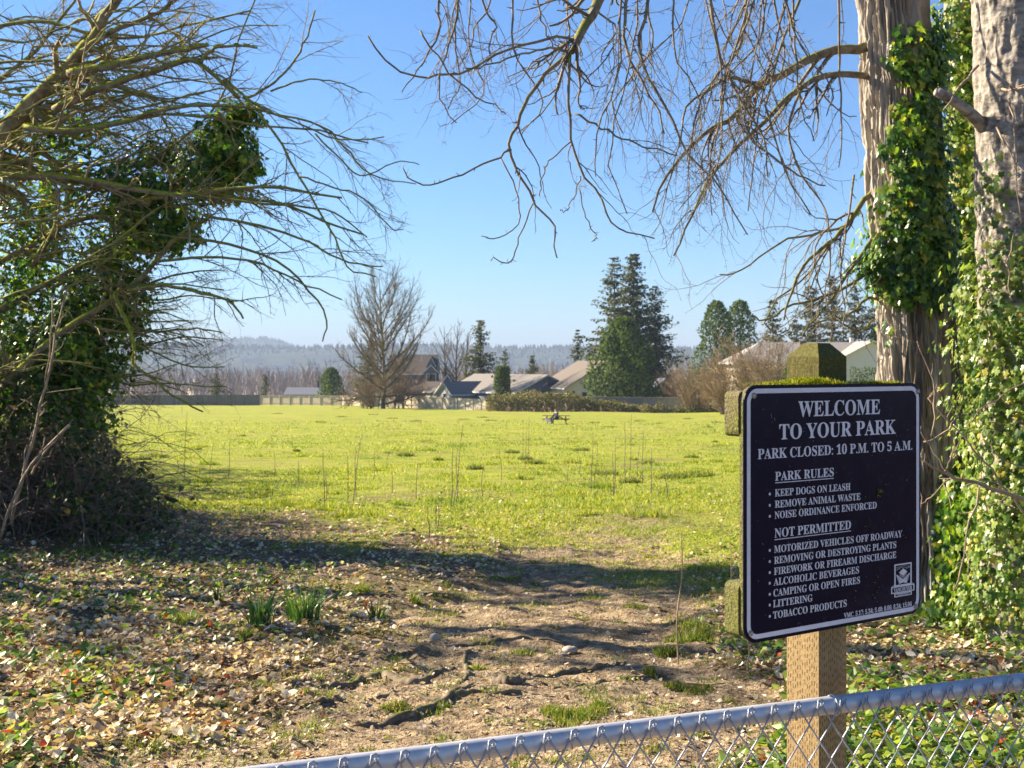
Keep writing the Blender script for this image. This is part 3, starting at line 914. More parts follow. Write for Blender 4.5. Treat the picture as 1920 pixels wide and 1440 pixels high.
def region_keep(p):
    px_ = 960 + p[0] / p[1] * F; py_ = HZ - (p[2] - CZ) / p[1] * F
    if px_ < 1020 and py_ > 250: return False
    if px_ < 1200 and py_ > 400: return False
    if px_ < 1420 and py_ > 560: return False
    if py_ > 650: return False
    if px_ < 700: return False
    return True
l1 = sprout(hang, 6.2, (.28, .9), 42, .5, 11, .15, .20, .36, .12, keep=region_keep, rmin=.0016)
l2 = sprout(l1, 6.0, (.12, .45), 45, .75, 7, .17, .16, .42, .15, keep=region_keep, rmin=.0014)
l3 = sprout(hang[9:] + l1 + l2, 11, (.02, .055), 55, .8, 3, .25, 0, .3, .05, rmin=.0012)
q = MB(); q.tubes(l1, 4); q.tubes(l2, 4); q.tubes(l3, 3)
q.build('twigs', M['twig'], cw, True)
print('right twigs', len(l1), len(l2), len(l3))

def patch_leaves(mb, Y, clf, rdf, patches, size, shape=IVY, thick=.10, front=.8):
    """ivy on a round trunk; patches are (px, py, rx, ry, n) ellipses of the trunk's face"""
    pos, nor = [], []
    for cx, cy, rx, ry, n in patches:
        for _ in range(n):
            a = rng.random() * 2 * pi; t = math.sqrt(rng.random())
            px_, py_ = cx + rx * t * cos(a) + rng.normal() * 5, cy + ry * t * sin(a) + rng.normal() * 7
            f = (px_ - clf(py_)) / rdf(py_)
            if abs(f) < .98:
                th = math.asin(f)
                if rng.random() > front: th = pi - th
                nrm = np.array([sin(th), -cos(th), 0])
            else:
                nrm = unit(np.array([np.sign(f), -.6 + .8 * rng.random(), 0]))
            R = rdf(py_) / F * Y * max(1, abs(f))
            c_ = P(clf(py_), py_, Y)
            off = thick * rng.random() ** 1.5
            pos.append(np.array([c_[0], c_[1], c_[2]]) + nrm * (R + off)); nor.append(nrm + np.array([0, 0, .35]))
    pos = np.array(pos); nor = np.array(nor)
    fw = np.tile(np.array([0, 0, -.8]), (len(pos), 1)) + nor * .35
    leaves(mb, shape, pos, nor, rng.uniform(size[0], size[1], len(pos)), .55, fw)

q = MB()
patch_leaves(q, TY, tcl, trd, [(1700, 120, 50, 55, 330), (1728, 180, 34, 90, 286), (1690, 250, 36, 60, 198), (1700, 300, 52, 55, 308), (1735, 330, 35, 80, 264),
                               (1690, 390, 50, 60, 286), (1700, 460, 78, 62, 572), (1690, 505, 88, 50, 616), (1735, 480, 48, 60, 352), (1700, 545, 60, 30, 198), (1745, 420, 25, 60, 132),
                               (1635, 500, 30, 24, 77), (1722, 565, 22, 20, 33), (1775, 690, 8, 70, 26), (1660, 620, 8, 20, 6), (1745, 90, 20, 60, 154)], (.03, .092))
patch_leaves(q, TY, tcl, trd, [(1785, 1000, 62, 130, 1500), (1795, 1110, 80, 70, 900), (1762, 940, 36, 70, 420), (1790, 880, 40, 50, 200), (1835, 930, 40, 60, 140), (1745, 1120, 34, 70, 320)], (.035, .085), thick=.5)
iv = q.build('ivy_vine', M['ivy'])
iv['label'] = 'dark green ivy climbing the furrowed cottonwood trunk behind the sign'; iv['category'] = 'ivy'
q = MB(); lines = []
for k in range(9):
    py_ = 1120; px_ = 1700 + k * 12; pts = []
    while py_ > 60:
        f = np.clip((px_ - tcl(py_)) / trd(py_), -.95, .95); th = math.asin(f)
        c_ = P(tcl(py_), py_, TY); R = trd(py_) / F * TY + .004
        pts.append(c_ + np.array([sin(th), -cos(th), 0]) * R)
        py_ -= 28; px_ += rng.normal(0, 5) - .8
    lines.append((np.array(pts), np.linspace(.010, .004, len(pts))))
q.tubes(lines, 5); q.build('stem', M['cane'], iv, True)

# ---- mottled trunk at the right edge
BY = 8.2
def bcl(py): return np.interp(py, [-400, 80, 420, 700, 1150], [1900, 1912, 1924, 1936, 1950])
def brd(py): return np.interp(py, [-400, 80, 420, 700, 1150], [80, 84, 88, 92, 104])
al = empty('alder_tree', G(1948, BY), 'pale mottled smooth barked trunk at the picture edge with a cut branch stub', 'tree')
cl = []
for py in (1250, 1150, 700, 420, 80, -400, -800):
    c_ = P(bcl(py), py, BY); cl.append((c_[0], c_[1], c_[2], brd(py) / F * BY))
trunk_mesh(cl, .05, 7, 'trunk', M['bark_smooth'], al, 60, 260, 420, .3, .5, False)
q = MB(); st = smooth_line([P(1850, 245, BY), P(1822, 215, BY - .12), P(1790, 190, BY - .2), P(1757, 172, BY - .28)], 10)
q.tubes([(st, np.array([15, 13, 12, 11.5, 11, 10.5, 10, 9.5, 9, 8.5]) / F * BY)], 10); q.build('branch_stub', M['bark_smooth'], al, True)
tl = [pxline([(1830, 125), (1800, 160), (1770, 205)], BY - .1, 8, 3, 1.6, BY - .5), pxline([(1870, 240), (1900, 300), (1935, 330)], BY - .4, 8, 2, 1, BY - .7),
      pxline([(1880, 165), (1905, 168), (1940, 160)], BY - .3, 8, 2.5, 1.5, BY - .8), pxline([(1890, 185), (1900, 240), (1905, 330), (1918, 420)], BY - .4, 10, 2, 1, BY - .6),
      pxline([(1905, 430), (1890, 480), (1895, 560)], BY - .4, 8, 2, 1, BY - .6)]
tl += sprout(tl, 5, (.06, .2), 50, .7, 5, .2, 0, .3)
q = MB(); q.tubes(tl, 5); q.build('twigs', M['dry_stem'], al, True)

# ---- trunk wrapped in ivy between the two
VY = 10.2
def vcl(py): return np.interp(py, [-300, 80, 600, 1150], [1800, 1802, 1826, 1850])
def vrd(py): return np.interp(py, [-300, 80, 600, 1150], [26, 30, 40, 55])
vt = empty('ivy_covered_tree', G(1848, VY), 'slim trunk wholly wrapped in sunlit yellow green ivy between two bare trunks', 'tree')
cl = []
for py in (1130, 600, 80, -400, -900):
    c_ = P(vcl(py), py, VY); cl.append((c_[0], c_[1], c_[2], vrd(py) / F * VY))
trunk_mesh(cl, .03, 5, 'trunk', M['bark_big'], vt, 80, 70, 120)
q = MB()
pt = []
for k in range(26):
    py_ = 40 + k * 44
    pt.append((vcl(py_) - 4, py_, 34 + 16 * min(1, k / 10) + 8 * sin(k * 1.7), 34, 260 if k < 12 else 330))
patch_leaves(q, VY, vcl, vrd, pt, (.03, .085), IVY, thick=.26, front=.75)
vi = q.build('ivy_vine', M['ivy_sunlit'])
vi['label'] = 'pale sunlit ivy smothering the slim trunk between cottonwood and alder'; vi['category'] = 'ivy'
q = MB()
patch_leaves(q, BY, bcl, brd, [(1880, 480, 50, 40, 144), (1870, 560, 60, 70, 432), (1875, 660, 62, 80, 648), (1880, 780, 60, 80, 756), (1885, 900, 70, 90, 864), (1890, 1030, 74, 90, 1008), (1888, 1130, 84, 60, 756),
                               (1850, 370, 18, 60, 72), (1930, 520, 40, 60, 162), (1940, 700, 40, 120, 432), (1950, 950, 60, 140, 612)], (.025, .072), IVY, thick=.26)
vi = q.build('ivy_vine', M['ivy_sunlit'])
vi['label'] = 'ivy skirt around the foot of the mottled trunk at the picture edge'; vi['category'] = 'ivy'
# bare bramble canes leaning across the ivy beside the sign
q = MB(); tl = [pxline([(1980, 965), (1900, 930), (1820, 905), (1770, 885), (1722, 858)], 6.6, 14, 4.5, 2.2, 6.2),
               pxline([(1940, 985), (1880, 910), (1830, 850), (1790, 800), (1740, 745)], 7.0, 12, 2.6, 1.2),
               pxline([(1790, 900), (1765, 870), (1745, 840), (1725, 800)], 6.5, 8, 2, 1), pxline([(1780, 895), (1750, 930), (1725, 945)], 6.5, 8, 2, 1),
               pxline([(1770, 885), (1785, 855), (1800, 830)], 6.5, 8, 2, 1), pxline([(1840, 915), (1815, 990), (1805, 1060), (1790, 1110)], 6.5, 8, 2, 1.2),
               pxline([(1745, 820), (1755, 760), (1740, 690), (1720, 640)], 6.6, 10, 1.8, 1), pxline([(1735, 830), (1770, 812), (1790, 790)], 6.5, 8, 2, 1),
               pxline([(1960, 700), (1900, 730), (1850, 760), (1810, 800)], 7.0, 10, 1.8, 1), pxline([(1990, 870), (1930, 880), (1880, 860), (1840, 830)], 6.8, 10, 1.6, 1)]
tl += sprout(tl, 7, (.05, .22), 50, .7, 5, .2, 0, .2)
q.tubes(tl, 5); o = q.build('bramble_cane', M['dry_stem'], None, True)
setp(o, 'bare tan bramble canes leaning across the ivy just right of the sign', 'bramble')

# ================================================================== TREE OVERHANGING FROM THE LEFT
LY = 13.0
lt = empty('mossy_tree', G(-250, 14.5), 'leaning bare tree with bright moss on its limbs reaching over the path', 'tree')
limbs = []
def ll(pts, r0, r1, Y=LY, dY=None, n=16):
    l = pxline(pts, Y, n, r0, r1, dY); limbs.append(l); return l
ll([(-260, 1060), (-225, 850), (-170, 600), (-110, 420), (-50, 315), (0, 258), (60, 192), (115, 140), (150, 98), (185, 55), (230, -20), (300, -120)], 25, 5, 14.4, 12.5, 34)
ll([(128, 137), (165, 130), (200, 124), (250, 112), (320, 98), (352, 92), (390, 84)], 8.5, 3, 12.7, 12.4)
ll([(100, 205), (130, 192), (170, 172), (230, 152), (290, 134), (345, 114), (375, 118), (410, 150), (450, 182)], 8, 3, 12.8, 12.3)
ll([(375, 118), (388, 100), (405, 90), (440, 84), (482, 89)], 3.6, 2.2, 12.4, 12.2)
ll([(45, 240), (80, 245), (130, 246), (200, 236), (260, 220), (300, 206), (400, 196), (500, 208)], 7, 2.4, 12.9, 12.3)
ll([(262, 222), (330, 215), (400, 222), (480, 235), (600, 247), (690, 270)], 3, 1.4, 12.6, 12.2)
ll([(-190, 330), (-80, 318), (0, 331), (100, 330), (200, 345), (260, 356), (340, 365), (420, 356), (520, 350), (640, 372)], 10, 1.8, 13.4, 12.3, 22)
ll([(-90, 318), (0, 307), (50, 300), (90, 308), (150, 332), (230, 352)], 5, 2.4, 13.3, 13)
ll([(230, 380), (300, 372), (370, 360), (450, 372), (540, 385), (620, 420), (680, 440)], 4.5, 1.6, 13, 12.4)
ll([(-150, 900), (-60, 790), (0, 723), (57, 677), (110, 627), (200, 570), (267, 520), (330, 445), (392, 408)], 10, 3, 14, 13, 22)
ll([(-100, 790), (0, 690), (60, 640), (100, 597), (160, 590), (230, 545)], 9, 4, 14.4, 14)
ll([(240, 545), (300, 535), (370, 548), (430, 566), (457, 597)], 4, 1.8, 13, 12.7)
ll([(215, 550), (250, 640), (250, 684), (290, 712), (324, 742), (380, 772)], 4.2, 1.5, 13.2, 12.8)
ll([(60, 500), (110, 430), (190, 400), (270, 372), (350, 330), (440, 300)], 6, 2, 14, 13)
ll([(-60, 520), (40, 470), (130, 420), (220, 400), (330, 385), (420, 380)], 6, 2, 14.4, 13)
ll([(-60, 620), (40, 560), (120, 515), (220, 480), (320, 470)], 7, 2, 14.6, 13.4)
ll([(420, 152), (470, 190), (500, 205), (560, 232), (640, 262), (720, 258)], 2.6, 1.1, 12.3, 12)
ll([(480, 200), (520, 260), (560, 330), (600, 400), (640, 470), (655, 505), (705, 518)], 2.6, 1.2, 12.4, 12)
ll([(350, 362), (460, 378), (560, 388), (630, 400), (690, 445)], 2.8, 1.2, 12.6, 12.2)
ll([(380, 402), (480, 422), (570, 450), (640, 488), (718, 500)], 3, 1.2, 12.8, 12.3)
ll([(330, 445), (430, 458), (520, 490), (580, 545), (612, 600), (605, 640)], 3, 1.2, 13, 12.6)
ll([(290, 492), (380, 482), (480, 492), (560, 528), (640, 560)], 3, 1.2, 13, 12.6)
ll([(455, 184), (500, 165), (540, 130), (570, 80), (590, 20)], 2.8, 1.6, 12.3, 12)
ll([(505, 168), (580, 150), (640, 156), (680, 175)], 2, 1, 12.2, 12)
ll([(500, 210), (600, 235), (650, 280), (700, 330), (780, 345)], 2.2, 1., 12.3, 12)
ll([(590, 250), (640, 300), (680, 330), (745, 302), (785, 308)], 1.8, .9, 12.2, 12)
ll([(560, 330), (620, 350), (680, 370), (730, 425), (755, 432)], 1.8, .9, 12.2, 12)
ll([(-60, 60), (60, 40), (160, 60), (260, 70), (380, 40), (470, 20)], 4, 1.6, 13.2, 12.6)
ll([(-80, 210), (0, 150), (60, 100), (110, 40), (170, -40)], 5, 2, 14, 13.6)
ll([(-40, 120), (60, 115), (150, 120), (260, 135), (360, 150), (440, 165)], 3, 1.2, 13.3, 12.6)
ll([(150, 98), (210, 60), (300, 20), (380, -40)], 6, 2.5, 12.7, 12.4)
ll([(100, 400), (200, 350), (300, 290), (380, 230), (430, 150), (450, 60), (500, -40)], 3, 1.3, 13.8, 13)
for k in range(120):
    x0 = rng.uniform(-140, 250); y0 = rng.uniform(60, 720)
    dx_ = rng.uniform(160, 300); dy_ = rng.uniform(-120, 60)
    if x0 + dx_ > 430 and y0 > 480: continue
    ll([(x0, y0), (x0 + dx_ * .35, y0 + dy_ * .5 + rng.normal() * 14), (x0 + dx_ * .7, y0 + dy_ * .9 + rng.normal() * 14), (x0 + dx_, y0 + dy_ + 10 + rng.normal() * 12)], rng.uniform(1.4, 3.4), 1.0, rng.uniform(12.6, 15), None, 11)
q = MB(); q.tubes([l for l in limbs if l[1][0] > .014], 10); q.tubes([l for l in limbs if l[1][0] <= .014], 6)
q.build('limb', M['bark_moss'], lt, True)
def keepL(p):
    px_ = 960 + p[0] / p[1] * F; py_ = HZ - (p[2] - CZ) / p[1] * F
    if px_ > 790: return False
    if px_ > 470 and py_ > 610: return False
    if px_ > 640 and py_ > 540: return False
    if px_ > 300 and py_ > 790: return False
    return True
lim = [l for l in limbs]
l1 = sprout(lim, 6.0, (.35, .95), 38, .5, 9, .13, .05, .02, .12, bias=np.array([.55, 0, -.1]), keep=keepL, rmin=.0026)
l2 = sprout(l1, 6.0, (.16, .5), 42, .75, 7, .15, .05, .03, .12, bias=np.array([.3, 0, -.15]), keep=keepL, rmin=.0021)
l3 = sprout(l1 + l2, 8, (.03, .10), 55, .8, 3, .2, 0, 0, .05, rmin=.0019)
print('left twigs', len(l1), len(l2), len(l3))
q = MB(); q.tubes(l1, 4); q.tubes(l2, 3); q.tubes(l3, 3)
q.build('twigs', M['twig_l'], lt, True)

# moss tufts along the thick limbs
pos = []
for pts, rad in limbs[:14]:
    for _ in range(int(60 * len(pts))):
        k = rng.random() * (len(pts) - 1.01); i0 = int(k); p = pts[i0] + (pts[i0 + 1] - pts[i0]) * (k - i0)
        r = np.interp(k, np.arange(len(rad)), rad)
        if vnoise(p[0] * 5, p[1] * 5, p[2] * 5 + i0, 3) < .42 or r < .012: continue
        a = rng.normal(0, .8)
        pos.append(p + np.array([sin(a) * .6, -.5 * abs(sin(a)) * rng.choice([-1, 1]), cos(a)]) * r * 1.02)
pos = np.array(pos)
q = MB(); q.scatter(*BLADE, pos, rand_dirs(len(pos)) + np.array([0, 0, .7]), rand_dirs(len(pos)), np.stack([rng.uniform(.008, .014, len(pos)), rng.uniform(.012, .026, len(pos)), np.full(len(pos), .02)], 1))
q.build('moss', M['moss'], lt)

# ivy cloud through the left tree
def cloud(mb, blobs, shape, size, up=.4):
    pos, nor = [], []
    for cx, cy, Yc, rx, ry, ryY, n in blobs:
        c_ = P(cx, cy, Yc); s = np.array([rx / F * Yc, ryY, ry / F * Yc])
        d = rand_dirs(n); rad = rng.random(n) ** .42
        lump = .72 + .55 * vnoise(d[:, 0] * 2.2 + cx, d[:, 1] * 2.2 + cy, d[:, 2] * 2.2, 9)
        pp = c_ + d * (rad * lump)[:, None] * s
        hole = fbm(pp[:, 0] * 3.2, pp[:, 1] * 3.2, pp[:, 2] * 3.2, 2, 77)
        ok = hole > .44
        pos.append(pp[ok]); nor.append((d + np.array([0, -.2, up]))[ok])
    pos = np.concatenate(pos); nor = np.concatenate(nor)
    leaves(mb, shape, pos, nor, rng.uniform(size[0], size[1], len(pos)), .7, np.tile([0, 0, -.7], (len(pos), 1)))
q = MB()
cloud(q, [(425, 255, 13.2, 66, 66, .5, 2600), (395, 320, 13.4, 90, 66, .6, 2400), (470, 300, 13.1, 30, 40, .3, 500), (300, 390, 13.6, 90, 80, .6, 2800), (240, 450, 13.8, 90, 80, .7, 2800), (200, 540, 14, 85, 80, .7, 2800),
          (150, 620, 14, 70, 80, .7, 2400), (120, 700, 14.2, 80, 70, .7, 2200), (250, 620, 14, 46, 80, .4, 900), (190, 700, 14.2, 50, 60, .5, 900), (60, 480, 14.6, 110, 130, .6, 2200), (300, 300, 13.8, 60, 50, .4, 700), (80, 360, 14.8, 100, 90, .6, 1200), (50, 640, 14.6, 110, 110, .6, 3200), (140, 770, 14.4, 90, 60, .6, 1500), (0, 760, 14.6, 80, 90, .6, 1800), (20, 560, 15, 90, 90, .6, 1500), (230, 360, 13.4, 110, 60, .5, 1300), (455, 215, 13.0, 45, 30, .3, 700), (120, 250, 14, 150, 110, .7, 900), (400, 350, 13.2, 90, 40, .4, 900), (330, 440, 13.4, 60, 40, .4, 500)],
      IVY, (.045, .085))
o = q.build('ivy_vine', M['ivy'])
setp(o, 'dark ivy mass hanging through the mossy leaning tree over the thicket', 'ivy')

# ================================================================== THICKET under the left tree
q = MB(); lines = []
for k in range(1300):
    by = rng.uniform(13.2, 18.5); bx = -.318 * by - abs(rng.normal(0, 1.9)) + rng.normal(0, .15)
    hgt = rng.uniform(.8, 2.1) * np.clip(.35 + (-.318 * by - bx) / 1.3, .3, 1)
    p0 = np.array([bx, by, float(gz(bx, by)) - .05])
    lean = np.array([rng.normal(-.1, .4), rng.normal(-.1, .45), 1])
    lines.append(grow(p0, lean, hgt * 1.5, rng.uniform(.004, .011), 9, .16, .22 if rng.random() < .7 else .05, -.3))
sub = sprout(lines, 3.0, (.2, .7), 55, .6, 6, .22, .1, -.1, .2, rmin=.0025)
sub2 = sprout(sub[::2], 4, (.06, .2), 55, .7, 3, .25, rmin=.0025)
q.tubes(lines, 4); q.tubes(sub, 3); q.tubes(sub2, 3)
th = empty('bramble_thicket', (-5.8, 15.5, float(gz(-5.8, 15.5))), 'dark tangled bramble and dead vine thicket below the leaning mossy tree', 'thicket')
q.build('canes', M['cane'], th, True)
q = MB()
def thick(n, xr, yr, hmax):
    by = rng.uniform(*yr, n); bx = -.302 * by - rng.random(n) ** 1.1 * xr + (fbm(by * .9, by * 0 + yr[0], o=3, seed=4) - .5) * 1.1 + rng.normal(0, .22, n)
    top = hmax * (.65 + .6 * vnoise(bx * 1.4, by * 1.4, seed=8)) * np.clip((-.302 * by - bx) / 1.0, .15, 1) ** .6
    z = gz(bx, by) + top * rng.random(n) ** .6
    return np.stack([bx, by, z], 1)
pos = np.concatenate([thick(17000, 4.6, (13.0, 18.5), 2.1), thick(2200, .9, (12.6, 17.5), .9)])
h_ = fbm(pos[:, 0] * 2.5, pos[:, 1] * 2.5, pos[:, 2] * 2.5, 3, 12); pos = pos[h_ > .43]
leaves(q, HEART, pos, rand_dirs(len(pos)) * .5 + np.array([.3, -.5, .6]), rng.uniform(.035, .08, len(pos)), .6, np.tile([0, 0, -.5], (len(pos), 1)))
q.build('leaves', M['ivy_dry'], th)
# long pale canes in front of the thicket
q = MB()
tl = [pxline([(18, 985), (45, 880), (70, 790), (92, 700), (108, 610), (128, 540)], 12.4, 14, 3.4, 1.6), pxline([(0, 1010), (20, 950), (60, 870), (130, 795)], 12.2, 10, 3, 1.6),
      pxline([(55, 880), (75, 850), (85, 820)], 12.4, 6, 2, 1), pxline([(100, 560), (95, 640), (85, 720)], 12.4, 8, 1.4, .9), pxline([(60, 890), (75, 860), (100, 830), (128, 800)], 12.3, 8, 2.4, 1.4)]
tl += sprout(tl, 3, (.1, .3), 40, .6, 5, .15)
q.tubes(tl, 5); o = q.build('bramble_cane', M['dry_stem'], None, True)
setp(o, 'long pale leaning canes standing in front of the dark thicket', 'bramble')
# the wood goes on to the left of the picture
for (bx, by, hh, ww, sd, lab) in ((-9.2, 12.6, 8.5, 4.6, 601, 'bare tree in the wood beyond the thicket, outside the left edge'), (-13.0, 13.4, 9.0, 4.4, 602, 'smaller bare tree at the near end of the wood, outside the left edge'),
                                  (-11.5, 16.5, 9.5, 5.0, 603, 'bare tree at the far end of the wood, outside the left edge')):
    keep_ = rng; rng = np.random.default_rng(sd)
    tp = smooth_line([np.array([bx, by, -.3]), np.array([bx + .1, by, hh * .4]), np.array([bx + .3, by - .1, hh])], 14)
    l0 = [(tp, np.linspace(.15, .03, 14))]
    l1 = sprout(l0, 4.6, (ww * .4, ww), 55, .62, 9, .08, -.03, .1, .2, rmin=.034)
    l2 = sprout(l1, .7, (.5, 1.6), 40, .7, 7, .12, .0, .1, .15, rmin=.013)
    l3 = sprout(l2, .8, (.2, .7), 40, .7, 5, .14, 0, .1, .1, rmin=.004)
    rng = keep_
    e = empty('bare_tree', (bx, by, float(gz(bx, by))), lab, 'tree')
    q = MB(); q.tubes(l0, 10); q.tubes(l1, 6); q.build('trunk', M['bark_moss'], e, True)
    q = MB(); q.tubes(l2, 4); q.tubes(l3, 3); q.build('twigs', M['twig_l'], e, True)
q = MB(); n = 9000
by = rng.uniform(13, 25, n); bx = -.44 * by - rng.uniform(1.4, 7, n); tp = (3.2 + 2.4 * (by > 17)) * (.6 + .7 * vnoise(bx * .8, by * .8, seed=18))
pos = np.stack([bx, by, gz(bx, by) + tp * rng.random(n) ** .6], 1)
leaves(q, HEART, pos, rand_dirs(n), rng.uniform(.07, .15, n), .6)
for cc_, ss_ in (((-13.2, 25.5, 1.5), (2.2, 2.4, 4.2)), ((-14.5, 29, 1.5), (2.2, 2.2, 5.0)), ((-16, 33, 1.5), (2.4, 2.4, 5.4))):
    p3 = np.array(cc_) + rand_dirs(5000) * (rng.random(5000) ** .4)[:, None] * np.array(ss_); p3[:, 2] -= .8
    leaves(q, HEART, p3, rand_dirs(5000), rng.uniform(.09, .18, 5000), .6)
pos2 = np.array([-5.9, 7.9, 0]) + rand_dirs(5000) * (rng.random(5000) ** .4)[:, None] * np.array([1.1, .9, 1.7]); pos2[:, 2] = np.abs(pos2[:, 2])
leaves(q, HEART, pos2, rand_dirs(5000), rng.uniform(.05, .1, 5000), .6)
setp(q.build('evergreen_undergrowth', M['ivy_dry']), 'evergreen undergrowth of the wood beyond the thicket at the left edge', 'undergrowth', None, 'stuff')

# ================================================================== GROUND COVER
def in_view(n, y0, y1, xr=None, margin=.5):
    """points spread so that their density on the picture is roughly even"""
    y = 1 / rng.uniform(1 / y1, 1 / y0, n)
    x = rng.uniform(-margin, margin, n) * y if xr is None else rng.uniform(xr[0], xr[1], n)
    return x, y
# fallen leaves
x, y = in_view(430000, 4.2, 22)
pm = path_mask(x, y); fm = field_mask(x, y)
left = np.clip((path_c(y) - x) / 1.2, 0, 1)
right = np.clip((x - path_c(y) - .9) / .5, 0, 1)
dens = (.82 * left + .80 * right) * (1 - .97 * pm) * (1 - .75 * fm) * np.clip(.25 + 1.5 * (fbm(x * 1.1, y * 1.1, o=3, seed=41) - .2), 0, 1)
dens = dens + .05 * pm + .05 * fm * np.clip((20 - y) / 5, 0, 1)
ok = rng.random(len(x)) < dens * .66
x, y = x[ok], y[ok]; n = len(x); print('litter', n)
pos = np.stack([x, y, gz(x, y) + rng.uniform(.0, .022, n)], 1)
nor = rand_dirs(n) * .55 + np.array([0, 0, 1.])
q = MB()
fw = rand_dirs(n)
nor /= np.linalg.norm(nor, axis=1, keepdims=True)
s = (.016 + .058 * rng.random(n) ** 2.2) * np.where(path_mask(x, y) > .5, .6, 1)
q.scatter(DEAD[0], DEAD[1], pos, fw - nor * np.sum(fw * nor, 1, keepdims=True), nor, np.stack([s * rng.uniform(.7, 1.15, n), s, s * rng.uniform(-.4, 1.3, n)], 1))
setp(q.build('leaf_litter', M['litter']), 'fallen dry tan leaves strewn over the shady ground', 'leaf litter', None, 'stuff')
# ivy and small weeds among the leaves
x, y = in_view(120000, 4.2, 21)
pm = path_mask(x, y); fm = field_mask(x, y)
left = np.clip((path_c(y) - 1.3 - x) / 1.0, 0, 1); right = np.clip((x - path_c(y) - 1.0) / .5, 0, 1)
cl_ = np.clip((fbm(x * 1.5, y * 1.5, o=4, seed=51) - .40) * 5, 0, 1)
dens = (left * (.62 + .4 * (x < -3.2)) + right * .95) * (1 - pm) ** 2 * (1 - .8 * fm) * (.12 + cl_)
ok = rng.random(len(x)) < dens * .40
x, y = x[ok], y[ok]; n = len(x); print('ground ivy', n)
pos = np.stack([x, y, gz(x, y) + rng.uniform(.01, .075, n) * (1 + .6 * (x > 1))], 1)
q = MB(); leaves(q, HEART, pos, np.tile([0, 0, 1.], (n, 1)), rng.uniform(.022, .06, n), .75)
setp(q.build('ground_ivy', M['ground_ivy']), 'green ivy and small weeds creeping among the fallen leaves', 'ground ivy', None, 'stuff')
# meadow grass
x, y = in_view(380000, 9, 120, None, .52)
fm = field_mask(x, y)
ok = rng.random(len(x)) < fm * np.clip(.1 + 2.6 * (fbm(x * .5, y * .35, o=4, seed=61) - .30), .06, 1)
x, y = x[ok], y[ok]
n = len(x); print('grass', n)
hgt = (.022 + .0009 * y) * rng.uniform(.5, 1.6, n) * (.25 + 1.9 * np.clip(fbm(x * .45, y * .3, o=4, seed=62) - .15, 0, 1))
wid = (.0035 + .0006 * y) * rng.uniform(.7, 1.3, n)
pos = np.stack([x, y, gz(x, y) - .005], 1)
fw = rand_dirs(n) * np.array([.75, .75, .2]) + np.array([0, 0, 1.])
q = MB(); q.scatter(BLADE[0], BLADE[1], pos, fw, rand_dirs(n), np.stack([wid, hgt, hgt], 1))
# lusher tussocks out in the meadow and ragged tufts along the path
def tussocks(spots):
    P_, W_, H_ = [], [], []
    for tx, ty, rad, hh, nn in spots:
        a = rng.uniform(0, 2 * pi, nn); r = rad * np.sqrt(rng.random(nn))
        P_.append(np.stack([tx + r * np.cos(a), ty + r * np.sin(a) * .8], 1)); H_.append(hh * rng.uniform(.5, 1.2, nn) * (1.1 - .5 * r / rad)); W_.append(np.full(nn, .003 + .00045 * ty))
    P_ = np.concatenate(P_); H_ = np.concatenate(H_); W_ = np.concatenate(W_)
    pos = np.column_stack([P_, gz(P_[:, 0], P_[:, 1]) - .005])
    fw = rand_dirs(len(pos)) * np.array([.7, .7, .2]) + np.array([0, 0, 1.])
    return pos, fw, np.stack([W_, H_, H_], 1)
setp(q.build('meadow_grass', M['grass']), 'short sunlit yellow green grass covering the open field', 'grass', None, 'stuff')
sp = []
for px_, py_, wpx in ((1300, 893, 60), (1255, 897, 40), (1130, 890, 42), (1000, 870, 26), (985, 862, 20), (1090, 845, 24), (960, 850, 20), (290, 858, 40), (265, 862, 26), (1180, 905, 30), (890, 880, 24), (760, 855, 26), (1215, 870, 24)):
    c_ = GP(px_, py_); sp.append((c_[0], c_[1], wpx / F * c_[1] * .7, .17, int(200 + wpx * 6)))
for px_, py_ in ((1140, 801), (1115, 793), (1200, 790), (1290, 786), (1235, 795), (1345, 792), (870, 787), (780, 790), (735, 785), (905, 783), (700, 778), (600, 792), (1330, 802), (640, 782), (520, 776), (920, 789)):
    c_ = GP(px_, py_); sp.append((c_[0], c_[1], .25 + .003 * c_[1], .20, 110))
pos, fw, sc_ = tussocks(sp)
q = MB(); q.scatter(BLADE[0], BLADE[1], pos, fw, rand_dirs(len(pos)), sc_)
setp(q.build('grass_tussocks', M['tuft']), 'lusher dark green grass tussocks dotted over the sunny field', 'grass', None, 'stuff')
sp = []; sp2 = []
for px_, py_, wpx, hh, nn in ((1290, 1205, 90, .12, 420), (1250, 1230, 50, .10, 240), (1300, 1180, 60, .10, 260), (1080, 1345, 120, .07, 620), (1040, 1335, 60, .06, 260), (1130, 1330, 50, .07, 240), (740, 1330, 60, .055, 260), (830, 1325, 34, .05, 140),
                              (900, 1255, 40, .05, 160), (980, 1225, 50, .04, 160), (1115, 1125, 60, .05, 240), (1190, 1140, 50, .05, 180), (880, 1120, 60, .03, 200), (950, 1085, 60, .04, 220), (1220, 1265, 30, .07, 160),
                              (470, 1195, 50, .10, 180), (350, 1165, 60, .10, 200), (390, 1180, 40, .09, 150), (265, 1340, 30, .05, 90), (1350, 1060, 60, .08, 260), (680, 1110, 30, .12, 90), (1270, 1290, 50, .06, 240), (1310, 1300, 60, .05, 200), (780, 1130, 24, .12, 70)):
    c_ = GP(px_, py_); sp.append((c_[0], c_[1], wpx / F * c_[1] * .5, hh, nn))
xx, yy = in_view(260, 17, 90, None, .45)
for a_, b_ in zip(xx, yy):
    sp2.append((a_, b_, rng.uniform(.10, .6), rng.uniform(.07, .18), int(rng.uniform(60, 240))))
pos, fw, sc_ = tussocks(sp2)
